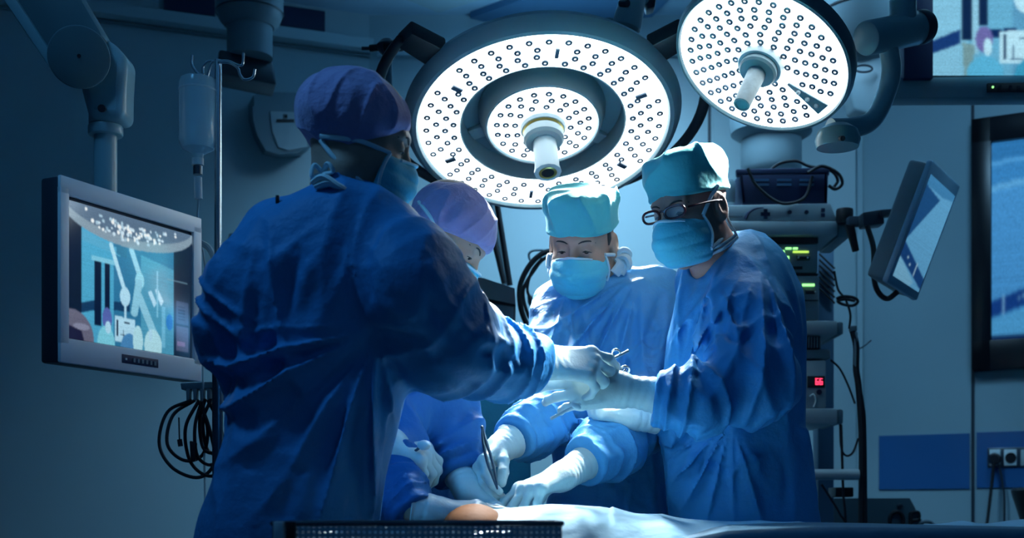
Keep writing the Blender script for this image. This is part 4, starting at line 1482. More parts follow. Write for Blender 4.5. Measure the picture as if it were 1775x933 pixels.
# ---------------------------------------------------------------- ceiling column behind the small lamp
cp = empty('supply_column', Vector((P(1337, 300, 4.75).x, 4.75, 2.2)), 'grey supply column from the ceiling, behind the small lamp', 'supply column')
c0 = Vector((P(1337, 300, 4.75).x, 4.75, 0))
zz_ = lambda py: P(0, py, 4.75).z
MB().lathe([(0, zz_(300)), (.10, zz_(300)), (.112, zz_(292)), (.112, zz_(240)), (0, zz_(240))], c0, (0, 0, 1), 40).build('lower_column', PLAS_M, cp)
MB().lathe([(0, zz_(244)), (.11, zz_(244)), (.15, zz_(232)), (.155, zz_(215)), (.155, ZC), (0, ZC)], c0, (0, 0, 1), 48).build('upper_column', PLAS_M, cp)
cq = empty('ceiling_column', Vector((P(1520, 60, 4.6).x, 4.6, 2.4)), 'broad dark ceiling column at the top, right of the small lamp', 'ceiling column')
c1 = Vector((P(1505, 60, 4.6).x, 4.6, 0))
z4 = lambda py: P(0, py, 4.6).z
MB().lathe([(0, z4(95)), (.10, z4(95)), (.15, z4(70)), (.17, z4(30)), (.172, z4(25)), (.17, z4(20)), (.17, ZC), (0, ZC)], c1, (0, 0, 1), 48).build('column_bell', PLAS_M, cq)
MB().lathe([(.1715, z4(27)), (.174, z4(24)), (.1715, z4(21))], c1, (0, 0, 1), 48).build('joint_ring', BLACK, cq)
MB().slab([P(1462, 110, 4.6), P(1560, 92, 4.5), P(1532, 205, 4.5), P(1480, 190, 4.6)], (0, .1, 0), .01).build('bracket_plate', PLAS_M, cq)
MB().tube(ringmark(1497, 119, 15, 6, 0, 4.52), .004, 8, closed=True).build('bolt_ring', PLAS_D, cq)

# ---------------------------------------------------------------- boxes, hose and poles behind the team
bx = empty('anaesthesia_machine', Vector((P(830, 900, 4.2).x, 4.3, 0)), 'grey two-tiered machine housing, behind the bent figure in violet cap', 'machine')
MD = 4.2
MB().prism([P(800, 487, MD + .1), P(818, 480, MD), P(834, 481, MD), P(892, 500, MD + .02), P(894, 530, MD + .02), P(836, 519, MD), P(806, 522, MD + .05)], (0, .35, 0)).build('upper_cover', PLAS_M, bx)
MB().prism([P(806, 524, MD + .06), P(836, 521, MD + .01), P(890, 532, MD + .03), P(890, 562, MD + .03), P(810, 562, MD + .06)], (0, .33, 0)).build('lower_cover', PLAS_M, bx)
MB().slab([P(806, 519, MD + .01), P(836, 516, MD - .01), P(893, 528, MD + .01), P(893, 531, MD + .01)], (0, .3, 0)).build('joint', BLACK, bx)
MB().slab([P(780, 560, MD - .02), P(940, 562, MD - .02), P(940, 574, MD - .02), P(780, 574, MD - .02)], (0, .45, 0), .004).build('table_top', PLAS_D, bx)
MB().box((bx.location.x, 4.42, .78), (.26, .34, 1.5), bevel=.02).build('cabinet', PLAS_M, bx)
off_ = -.05
for lab, a, b_, r_, m_ in (('black slanting pole left of the pair, behind the bent figure', (846, 375), (874, 492), .009, BLACK), ('black slanting pole closest to the hanging hose', (864, 368), (884, 495), .010, BLACK), ('pale grey pole between two black slanting poles', (855, 372), (878, 494), .016, PLAS_M)):
    off_ += .05
    o = MB().tube([P(*a, MD + .15 + off_) + (P(*a, MD + .15) - P(*b_, MD + .15)) * .9, P(*b_, MD + .15 + off_)], r_, 12).build('slanting_pole', m_, loc=P(*b_, MD + .15))
    tag(o, lab, 'pole')
hs = empty('hanging_hose', P(930, 565, 4.3), 'black hose hanging in a big loop, left of the central figure', 'hose')
MB().tube(catmull([P(990, 455, 4.3), P(955, 436, 4.3), P(925, 452, 4.3), P(903, 490, 4.3), P(902, 530, 4.3), P(915, 565, 4.3), P(935, 580, 4.3)], 8), .0095, 10).build('outer_hose', BLACK, hs)
MB().tube(catmull([P(990, 462, 4.28), P(950, 446, 4.28), P(925, 470, 4.28), P(907, 505, 4.28), P(915, 545, 4.28), P(930, 566, 4.28)], 8), .006, 10).build('inner_hose', BLACK, hs)
MB().tube(catmull([P(940, 448, 4.26), P(922, 470, 4.26), P(914, 500, 4.26), P(919, 518, 4.26)], 8), .005, 10).build('short_lead', BLACK, hs)
MB().tube([P(917, 512, 4.25), P(921, 522, 4.25), P(927, 534, 4.25)], [.006, .013, .012], 12).build('connector', BLACK, hs)
MB().tube(catmull([P(975, 436, 4.3), P(930, 434, 4.3), P(917, 440, 4.3), P(920, 452, 4.3), P(930, 452, 4.3)], 6), .004, 8).build('hook', PLAS_M, hs)

# ---------------------------------------------------------------- surgical lamps
def lamp_axes(n, ref=Vector((0, 0, 1))):
    n = Vector(n).normalized()
    x = n.cross(ref).normalized()
    if x.x < 0: x = -x
    y = x.cross(n).normalized()
    if y.z < 0: y = -y
    return x, y, n


def led(parent, c, x, y, n, r=.0090, proto=[None]):
    """dark collar around one diode"""
    pts = []
    if proto[0] is None:
        mb = MB()
        N = 10
        prof = [(r * 1.0, 0), (r * 1.0, .003), (r * .38, .004), (r * .38, 0)]
        mb.lathe(prof, (0, 0, 0), (0, 0, 1), N)
        me_o = mb.build('led', LEDM, loc=(0, 0, 0), angle=60)
        proto[0] = me_o.data
        bpy.data.objects.remove(me_o)
    o = bpy.data.objects.new('led', proto[0])
    COL.objects.link(o)
    o.parent = parent
    R = rot_to(x, y, n).to_4x4()
    o.matrix_local = Matrix.Translation(Vector(c) - root_loc(parent)) @ R
    return o


def led_field(parent, C, x, y, n, spots, r=.0092):
    spots = sorted(spots, key=lambda s: (C + x * s[0] + y * s[1] + n * s[2]).y)
    for (u, v, h) in spots[:99]:
        led(parent, C + x * u + y * v + n * h, x, y, n).scale = (r / .009,) * 3
    rest = spots[99:]
    if rest:
        mb = MB()
        for (u, v, h) in rest:
            mb.lathe([(r, 0), (r, .004), (r * .45, .004), (r * .45, 0)], C + x * u + y * v + n * h, n, 10)
        o = mb.build('led_cluster', LEDM, parent, angle=60)
        o['kind'] = 'stuff'


# large ring lamp
LC = P(941, 217, 3.4)
x, y, n = lamp_axes((0.045, -math.sin(math.radians(23.5)), -math.cos(math.radians(23.5))))
L1 = empty('ring_lamp', LC, 'large round surgical lamp with bright outer ring and inner disc, above the team', 'surgical lamp')
def LL(u, v, h=0.0):
    return LC + x * u + y * v + n * h
# profiles: (radius, height along n); faces point along n
MB().lathe([(.222, .002), (.226, .008), (.322, .010), (.334, .004)], LC, n, 96).build('outer_lens', LENS, L1)
MB().lathe([(.333, .004), (.339, .013), (.350, .012), (.366, -.004), (.373, -.022), (.364, -.040), (.30, -.058), (.222, -.062), (.216, -.055), (.214, -.02), (.219, .004), (.223, .004)], LC, n, 96).build('outer_housing', LAMPGREY, L1)
MB().lathe([(0, .004), (.142, .004), (.147, -.002)], LC, n, 72).build('inner_lens', LENS, L1)
MB().lathe([(.146, .0), (.150, .006), (.155, .004), (.170, -.035), (.172, -.055), (.15, -.065), (0, -.07)], LC, n, 72).build('inner_housing', LAMPGREY, L1)
for a in (90, 210, 330):
    t = math.radians(a)
    d_ = x * math.cos(t) + y * math.sin(t)
    s_ = n.cross(d_)
    q = [LC + d_ * .155 + s_ * .02 - n * .045, LC + d_ * .212 + s_ * .02 - n * .045, LC + d_ * .212 - s_ * .02 - n * .045, LC + d_ * .155 - s_ * .02 - n * .045]
    MB().slab(q, -n * .015, .003).build('spoke', LAMPGREY, L1)
MB().lathe([(.150, -.058), (.222, -.058), (.222, -.064), (.150, -.064)], LC, n, 64).build('back_plate', mat('lamp_back_teal', (0.10, 0.20, 0.25), 0.4), L1)
sp_ = []
for ri, (r0, cnt) in enumerate(((.240, 30), (.262, 34), (.286, 36), (.312, 40))):
    for i in range(cnt):
        a = 2 * PI * (i + .5 * (ri % 2)) / cnt
        if min(abs(((a - math.radians(g) + PI) % (2 * PI)) - PI) for g in (90, 30, 150, 210, 270, 330)) < .055: continue
        sp_.append((r0 * math.cos(a), r0 * math.sin(a), .0085))
for ri, (r0, cnt) in enumerate(((.075, 12), (.100, 15), (.124, 20))):
    for i in range(cnt):
        a = 2 * PI * (i + .5 * (ri % 2)) / cnt
        sp_.append((r0 * math.cos(a), r0 * math.sin(a), .003))
led_field(L1, LC, x, y, n, sp_)
for a in (90, 30, 150, 210, 270, 330):
    t = math.radians(a)
    d_ = x * math.cos(t) + y * math.sin(t); s_ = n.cross(d_)
    w0 = .005 if a in (90, 270) else .007
    q = [LC + d_ * .262 + s_ * w0 + n * .0165, LC + d_ * .292 + s_ * w0 + n * .0165, LC + d_ * .292 - s_ * w0 + n * .0165, LC + d_ * .262 - s_ * w0 + n * .0165]
    MB().slab(q, -n * .006, .001).build('ring_clip', LEDM, L1)
MB().lathe([(0, .0), (.060, .0), (.062, .012), (.058, .02), (0, .02)], LC, n, 40).build('hub_plate', WHITEP, L1)
MB().lathe([(.052, .018), (.055, .022), (.052, .027)], LC, n, 40).build('hub_ring', BRASS, L1)
hx = n
MB().lathe([(0, .026), (.050, .026), (.054, .03), (.054, .05), (.048, .058), (0, .058)], LC, n, 40).build('handle_collar', PLAS, L1)
# sterilisable grip: octagonal, wider at the end
hd = (n + x * .03).normalized()
hnd = MB().lathe([(0, .05), (.031, .05), (.032, .07), (.0325, .135), (.036, .152), (.036, .157), (.022, .157), (.022, .150), (0, .150)], LC, hd, 12).build('handle', WHITEP, L1)
MB().lathe([(.021, .1575), (.024, .159), (.021, .1605), (.017, .159)], LC, hd, 24, closed=True).build('handle_ring', BRASS, hnd)
MB().lathe([(0, .1575), (.0190, .1575), (.0190, .158), (0, .158)], LC, hd, 24).build('handle_socket', BLACK, hnd)
# grab bars either side
def bar(a0, a1, r, r_end, name='grab_bar'):
    pts = []
    for i in range(22):
        t = i / 21
        a = math.radians(a0 + (a1 - a0) * t)
        rr = r_end[0] * (1 - t) + r_end[1] * t + (r - (r_end[0] + r_end[1]) / 2) * math.sin(PI * t) ** .7
        pts.append(LL(rr * math.cos(a), rr * math.sin(a), -.03))
    MB().tube(pts, .0115, 12, flat=1.3).build(name, BLACK, L1)
bar(42, -46, .425, (.445, .372))
bar(146, 238, .43, (.462, .372))
for (a, r_) in ((44, .40), (145, .41)):
    t = math.radians(a)
    d_ = x * math.cos(t) + y * math.sin(t); s_ = n.cross(d_)
    q = [LC + d_ * .355 + s_ * .036, LC + d_ * (r_ + .05) + s_ * .03, LC + d_ * (r_ + .05) - s_ * .03, LC + d_ * .355 - s_ * .036]
    MB().slab([p - n * .02 for p in q], -n * .045, .006).build('bar_mount', BLACK, L1)
# yoke and joint at the top right
j0 = P(1062, 62, 3.62); j1 = P(1078, 30, 3.66); j2 = P(1105, 22, 3.7)
MB().slab([P(1022, 66, 3.52), P(1050, 26, 3.56), P(1092, 36, 3.56), P(1112, 62, 3.56), P(1096, 80, 3.52)][:4], (0, .10, 0), .012).slab([P(1022, 68, 3.52), P(1110, 62, 3.56), P(1098, 88, 3.5), P(1040, 80, 3.5)], (0, .09, 0), .01).build('yoke', mat('lamp_yoke', (0.10, 0.19, 0.23), 0.4), L1)
MB().cyl(P(1085, 50, 3.56), P(1098, -6, 3.56), .042, .036, n=32, bev=.006).build('joint', PLAS, L1)
MB().tube(catmull([P(1096, 2, 3.6), P(1112, -20, 3.6), P(1120, -80, 3.6), P(1120, -454, 3.6)], 6), .034, 20).build('support_arm', ARMGREY, L1)
MB().cyl(P(1076, 6, 3.535), P(1088, 6, 3.515), .010, n=12).build('screw', PLAS_D, L1)
MB().slab([P(1115, -6, 3.6), P(1138, -6, 3.6), P(1136, 12, 3.6), P(1122, 16, 3.6)], (0, .05, 0), .006).build('joint_cap', PLAS_D, L1)


CUFF = Vector((-.03, 2.36, 1.30))
for i in range(8):
    a = 2 * PI * i / 8 + .2
    p = LL(.27 * math.cos(a), .27 * math.sin(a), .03)
    if i % 2:
        spot_light('ring_lamp_beam', p, FIELD, 180, LAMP_COL, 24, .035, .6)
    else:
        spot_light('ring_lamp_beam', p, CUFF, 330, LAMP_COL, 13, .035, .7)
for i in range(3):
    a = 2 * PI * i / 3
    p = LL(.10 * math.cos(a), .10 * math.sin(a), .025)
    spot_light('ring_lamp_centre_beam', p, FIELD, 55, LAMP_COL, 24, .03, .6)

# small disc lamp
K2 = 0.87          # the lamp is a small one
C2 = P(1321, 108, 2.78)
lz = lambda prof: [(r * K2, hh * K2) for r, hh in prof]
x, y, n = lamp_axes((-.41, -.37, -.83))
# roll so the tapered opening falls at lower right
L2 = empty('disc_lamp', C2, 'smaller round surgical lamp covered in diodes, upper right', 'surgical lamp')
MB().lathe(lz([(0, .004), (.205, .004), (.219, -.003)]), C2, n, 80).build('lens', LENS, L2)
MB().lathe(lz([(.218, -.001), (.222, .005), (.229, .003), (.234, -.014), (.230, -.04), (.19, -.075), (0, -.09)]), C2, n, 80).build('housing', mat('lamp2_housing', (0.10, 0.17, 0.20), 0.4), L2)
sp_ = []
wedge = math.radians(-62)
# angle of the grey wedge in the lamp's own plane: towards pixel (1385, 215)
t_ = (P(1387, 207, 2.784) - C2)
wedge = math.atan2(t_.dot(y), t_.dot(x))
for ri, (r0, cnt) in enumerate(((.059, 12), (.080, 15), (.101, 20), (.122, 25), (.143, 28), (.164, 33), (.205, 36))):
    if ri == 6: continue
    for i in range(cnt):
        a = 2 * PI * (i + .5 * (ri % 2)) / cnt
        if abs(((a - wedge + PI) % (2 * PI)) - PI) < .13: continue
        sp_.append((r0 * math.cos(a), r0 * math.sin(a), .003))
led_field(L2, C2, x, y, n, sp_, .0078)
cw, sw = math.cos(wedge), math.sin(wedge)
dw = x * cw + y * sw; sv = n.cross(dw)
MB().slab([C2 + dw * .074 + sv * .0035 + n * .007, C2 + dw * .174 + sv * .019 + n * .007, C2 + dw * .174 - sv * .019 + n * .007, C2 + dw * .074 - sv * .0035 + n * .007], -n * .004, .001).build('wedge_panel', LAMPGREY, L2)
for r0 in (.104, .13, .155):
    MB().ball(C2 + dw * r0 + n * .008, .0056, 12).build('sensor', WHITEP, L2)
MB().lathe(lz([(0, .0), (.058, .0), (.060, .012), (.056, .022), (0, .022)]), C2, n, 40).build('hub_plate', WHITEP, L2)
MB().lathe(lz([(0, .02), (.048, .02), (.049, .034), (.044, .04), (0, .04)]), C2, n, 40).build('handle_collar', LAMPGREY, L2)
MB().lathe(lz([(0, .035), (.024, .035), (.0225, .10), (.0215, .135), (.021, .15), (.017, .152), (.016, .146), (0, .146)]), C2, n, 28).build('handle', mat('handle_frosted', (0.42, 0.52, 0.55), 0.45, noise=0.15, nscale=60), L2)
MB().lathe(lz([(0, .1465), (.0155, .1465), (.0155, .1475), (0, .1475)]), C2, n, 24).build('handle_socket', mat('socket_teal', (0.06, 0.22, 0.27), 0.4), L2)
YK = mat('lamp_yoke', (0.10, 0.19, 0.23), 0.4)
# lamp yoke: bell joint, C tube, cylinder, drop tubes
MB().lathe(lz([(0, 0), (.055, 0), (.06, .02), (.052, .045), (.03, .06), (0, .062)]), P(1452, 256, 2.941), (P(1452, 220, 2.941) - P(1452, 256, 2.941)).normalized(), 32).build('bell_joint', ARMGREY, L2)
MB().cyl(P(1457, 240, 2.884), P(1461, 240, 2.871), .006, n=12).build('screw', BLACK, L2)
MB().tube(catmull([P(1440, 225, 2.958), P(1476, 222, 2.975), P(1512, 208, 3.002), P(1535, 165, 3.045), P(1545, 120, 3.045), P(1537, 70, 3.045)], 8), [.026, .024, .0226, .0226, .0235, .0226], 20).build('curved_arm', ARMGREY, L2)
MB().cyl(P(1500, 67, 2.993), P(1592, 48, 3.097), .040, n=36, bev=.007).build('cross_tube', ARMGREY, L2)
MB().cyl(P(1588, 49, 3.088), P(1603, 46, 3.106), .041, n=36, bev=.006).build('tube_cap', PLAS_D, L2)
MB().cyl(P(1565, 55, 3.062), Vector((P(1565, 55, 3.062).x, 3.062, ZC)), .032, n=28).build('drop_tube', ARMGREY, L2)
nf = (FIELD - C2).normalized()
for i in range(5):
    a = 2 * PI * i / 5 + .3
    p = C2 + (x * math.cos(a) + y * math.sin(a)) * .13 + n * .03
    spot_light('disc_lamp_beam', p, (FIELD if i % 2 else CUFF), 180, LAMP_COL, 18, .035, .6)
# ---------------------------------------------------------------- patient, table, drapes, tray
tb = empty('operating_table', Vector((0.45, 2.32, 0)), 'operating table hidden under the drapes', 'operating table')
MB().box((0.47, 2.34, .715), (1.18, .42, .10), bevel=.03).build('mattress', PLAS_D, tb)
MB().box((0.47, 2.34, .64), (1.20, .44, .05), bevel=.01).build('table_top', STEEL_D, tb)
MB().box((0.45, 2.32, .33), (.30, .26, .60), bevel=.02).build('column', PLAS_M, tb)
MB().box((0.45, 2.32, .03), (.8, .42, .06), bevel=.02).build('base', PLAS_D, tb)


def crest(px):
    """height of the draped body crest over x, read at depth 2.36"""
    X = [640, 720, 770, 820, 860, 900, 950, 1000, 1040, 1100, 1170, 1300, 1450, 1775, 2000]
    Y = [915, 912, 904, 893, 884, 879, 874, 876, 880, 893, 900, 906, 909, 910, 912]
    return np.interp(px, X, Y)


def drape_mesh(name, m, x0, x1, seed=3):
    nx, ny = 260, 90
    nz = wnoise(seed, 5, 16, 8)
    n2 = wnoise(seed + 1, 18, 45, 8)
    V = []
    xs = np.linspace(x0, x1, nx)
    prof = []
    # s runs from the far hem over the crest to the near hem
    for j in range(ny):
        s = j / (ny - 1)
        prof.append(s)
    for x in xs:
        px = HX + x / 2.36 * FPX
        zc_ = EYE + (HY - crest(px)) / FPX * 2.36
        for s in prof:
            if s < .22:
                y = 2.62; z = .35 + (.86 - .35) * (s / .22)
            elif s > .70:
                t = (s - .70) / .30
                y = 2.045; z = .86 - t * .5
            else:
                t = (s - .22) / .48
                y = 2.62 - t * .575
                b = max(0, 1 - abs((y - 2.36) / .30) ** 2.1) if y > 2.06 else 0
                z = .86 + (zc_ - .86) * b ** .75
            V.append((x, y, z))
    V = np.array(V, dtype=np.float32)
    q = V * np.array([1, .55, 1], np.float32)
    a = nz(q)
    r = (1 - np.abs(n2(q * np.array([.8, .3, .5], np.float32)))) ** 2
    top = (V[:, 2] > .85)
    px = HX + V[:, 0] / V[:, 1] * FPX
    amp = np.where(px > 1060, 1.0, .35)
    V[:, 2] += np.where(top, amp * (.004 * a + .006 * r), 0)
    V[:, 1] += np.where(~top, .018 * a + .014 * r, 0) * np.where(V[:, 1] < 2.3, -1, 1)
    idx = np.arange(nx * ny).reshape(nx, ny)
    F = np.stack([idx[:-1, :-1], idx[:-1, 1:], idx[1:, 1:], idx[1:, :-1]], -1).reshape(-1, 4)
    return link_mesh(name, V, F, m, loc=(float(x0 + x1) / 2, 2.32, .35))


o = drape_mesh('surgical_drape', DRAPE, -.03, 1.16)
tag(o, 'pale blue sterile drape over the patient, brightly lit in the middle', 'drape')
md = o.modifiers.new('thick', 'SOLIDIFY'); md.thickness = .003

# darker drape thrown across the near right edge
nz = wnoise(77, 6, 18, 8)
V = []
nx, ny = 140, 40
for i in range(nx):
    t = i / (nx - 1)
    px = 1060 + t * 960
    y0 = np.interp(px, [1020, 1090, 1160, 1260, 1400, 1500, 1775, 2020], [975, 955, 932, 916, 913, 914, 918, 920])
    for j in range(ny):
        s = j / (ny - 1)
        if s < .35:
            p = P(px, y0, 2.25 - s / .35 * .27) ; p.z = P(px, y0, 2.25).z - .006 * math.sin(s / .35 * PI)
        else:
            u = (s - .35) / .65
            p = P(px, y0, 1.98 - .03 * u); p.z = P(px, y0, 2.25).z - .008 - u * .5
            p.x = P(px, y0, 1.98).x
        V.append(tuple(p))
V = np.array(V, np.float32)
V[:, 2] += .006 * nz(V * np.array([1, .4, .6], np.float32))
V[:, 1] += .012 * nz(V * np.array([1.6, .4, .3], np.float32) + 3)
idx = np.arange(nx * ny).reshape(nx, ny)
F = np.stack([idx[:-1, :-1], idx[:-1, 1:], idx[1:, 1:], idx[1:, :-1]], -1).reshape(-1, 4)
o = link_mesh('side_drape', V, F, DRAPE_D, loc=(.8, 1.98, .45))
tag(o, 'dark teal drape hanging along the near right side of the table', 'drape')
md = o.modifiers.new('thick', 'SOLIDIFY'); md.thickness = .003

# the patient: prepped abdomen, one continuous body under the drape
def patient(p):
    d = ell(p, (.11, 2.34, .875), (.22, .155, .115))
    d = smin(d, rc(p, (.0, 2.34, .87), (.25, 2.34, .885), .085, .095), .05)
    d = smin(d, rc(p, (.25, 2.34, .885), (.62, 2.34, .87), .09, .085), .06)
    d = smin(d, rc(p, (.62, 2.26, .865), (1.02, 2.25, .862), .06, .045), .05)
    d = smin(d, rc(p, (.62, 2.42, .865), (1.02, 2.43, .862), .06, .045), .05)
    nv = P(845, 893, 2.25)
    d = d + .004 * np.exp(-(((p - A3(nv)) / .012) ** 2).sum(1))
    return d.astype(np.float32)
def patient_top(p):
    # belly that shows left of the drape
    d = ell(p, tuple(P(822, 925, 2.30)), (.062, .12, .054))
    return smin(patient(p), d, .02)
o = sdf_obj('person', lambda p: patient_top(p), (-.3, 2.12, .74), (1.1, 2.56, 1.03), .007, SKIN_O, loc=(.4, 2.34, .79))
tag(o, 'patient lying under the drape, orange prepped skin showing at its left end', 'person')

# instrument basket on a stand in front
TDp = 1.72
ty = empty('instrument_basket', P(722, 935, TDp + .12), 'shiny perforated steel instrument basket at the bottom edge, in front', 'basket')
x0, x1 = P(472, 0, TDp).x, P(974, 0, TDp).x
zt = EYE - 18 / FPX * TDp
zb = zt - .055
mb = MB()
for (a, b_) in (((x0, TDp), (x1, TDp)), ((x0, TDp + .24), (x1, TDp + .24)), ((x0, TDp), (x0, TDp + .24)), ((x1, TDp), (x1, TDp + .24))):
    mb.tube([Vector((*a, zt)), Vector((*b_, zt))], .0035, 10)
mb.build('rim', STEEL_D, ty)
# perforated walls: real holes
def perf(a, u, L, up, H, name, nrm_):
    mb = MB()
    pitch = .0075
    nx_, nz_ = int(L / pitch), int(H / pitch)
    a = Vector(a); u = Vector(u); up = Vector(up)
    px_, pz_ = L / nx_, H / nz_
    w = .30
    for i in range(nx_):
        for j in range(nz_):
            c = a + u * (px_ * (i + .5)) + up * (pz_ * (j + .5))
            o4 = [c + u * (px_ * sx * .5) + up * (pz_ * sz * .5) for sx, sz in ((-1, -1), (1, -1), (1, 1), (-1, 1))]
            i8 = [c + u * (px_ * w * math.cos(t)) + up * (pz_ * w * math.sin(t)) for t in (PI * 1.25, PI * 1.75, PI * .25, PI * .75)]
            n0 = len(mb.v)
            mb.v += o4 + i8
            mb.f += [(n0 + k, n0 + (k + 1) % 4, n0 + 4 + (k + 1) % 4, n0 + 4 + k) for k in range(4)]
    o = mb.build(name, STEEL, ty, smooth=False)
    md = o.modifiers.new('thick', 'SOLIDIFY'); md.thickness = .0012
perf((x0, TDp, zb), (1, 0, 0), x1 - x0, (0, 0, 1), zt - zb, 'front_wall', (0, -1, 0))
perf((x0, TDp + .24, zb), (1, 0, 0), x1 - x0, (0, 0, 1), zt - zb, 'back_wall', (0, 1, 0))
perf((x0, TDp, zb), (0, 1, 0), .24, (0, 0, 1), zt - zb, 'side_wall', (1, 0, 0))
perf((x1, TDp, zb), (0, 1, 0), .24, (0, 0, 1), zt - zb, 'side_wall', (1, 0, 0))
perf((x0, TDp, zb), (1, 0, 0), x1 - x0, (0, 1, 0), .24, 'floor_mesh', (0, 0, 1))
MB().box((x0 + .010, TDp - .006, zt - .012), (.014, .008, .03), bevel=.002).build('corner_clip', WHITEP, ty)
MB().box((x0 + .026, TDp - .006, zt - .012), (.013, .009, .03), bevel=.002).build('latch', BLACK, ty)
mt = empty('mayo_stand', Vector(((x0 + x1) / 2, TDp + .12, 0)), 'steel stand carrying the instrument basket, dark drape on its right half', 'instrument stand')
cx_ = (x0 + x1) / 2
MB().box((cx_, TDp + .12, zb - .012), (x1 - x0 + .03, .26, .012), bevel=.004).build('tray_top', STEEL_D, mt)
MB().cyl((cx_, TDp + .12, .05), (cx_, TDp + .12, zb - .02), .018, n=20).build('column', STEEL, mt)
for sx in (-1, 1):
    MB().box((cx_ + sx * .14, TDp + .12, .04), (.30, .04, .03), bevel=.01).build('foot', STEEL_D, mt)
    MB().ball((cx_ + sx * .27, TDp + .12, .02), .02, 12).build('caster', BLACK, mt)
rg = random.Random(9)
INS = ['steel instrument lying left in the basket', 'steel instrument lying left of centre in the basket', 'steel instrument lying in the middle of the basket', 'steel instrument lying right of centre in the basket', 'steel instrument lying right in the basket', 'steel instrument lying at the far right of the basket']
for i in range(6):
    xa = x0 + .05 + i * .052
    a = Vector((xa, TDp + .03 + rg.random() * .03, zb + .035 + rg.random() * .006))
    b_ = a + Vector((.05 + rg.random() * .03, .14 * rg.random(), .004))
    mb = MB().tube([a, a.lerp(b_, .5) + Vector((0, 0, .002)), b_], [.003, .0045, .0025], 8)
    mb.tube([a + Vector((-.012 + .011 * math.cos(t), 0, .011 * math.sin(t))) for t in np.linspace(0, 2 * PI, 16, endpoint=False)], .0022, 8, closed=True)
    o = mb.build('surgical_instrument', STEEL, loc=a)
    tag(o, INS[i], 'instrument', 'instruments in the basket')

# teal drape on a screen behind the working hands
nz = wnoise(31, 12, 30, 8)
V = []
nx, ny = 60, 60
for i in range(nx):
    for j in range(ny):
        u, v = i / (nx - 1), j / (ny - 1)
        p = P(790 + 130 * u, 560 + 0 * v, 3.35)
        p.z = 1.42 - v * .9
        V.append(tuple(p))
V = np.array(V, np.float32)
V[:, 1] += .02 * nz(V * np.array([1.5, 1, .3], np.float32))
idx = np.arange(nx * ny).reshape(nx, ny)
F = np.stack([idx[:-1, :-1], idx[:-1, 1:], idx[1:, 1:], idx[1:, :-1]], -1).reshape(-1, 4)
o = link_mesh('equipment_drape', V, F, mat('drape_teal', (0.04, 0.32, 0.42), 0.8, noise=0.08, bump=.002, bscale=40), loc=(0, 3.35, .5))
tag(o, 'teal drape hanging behind the hands, under the outstretched sleeve', 'drape')
md = o.modifiers.new('thick', 'SOLIDIFY'); md.thickness = .004


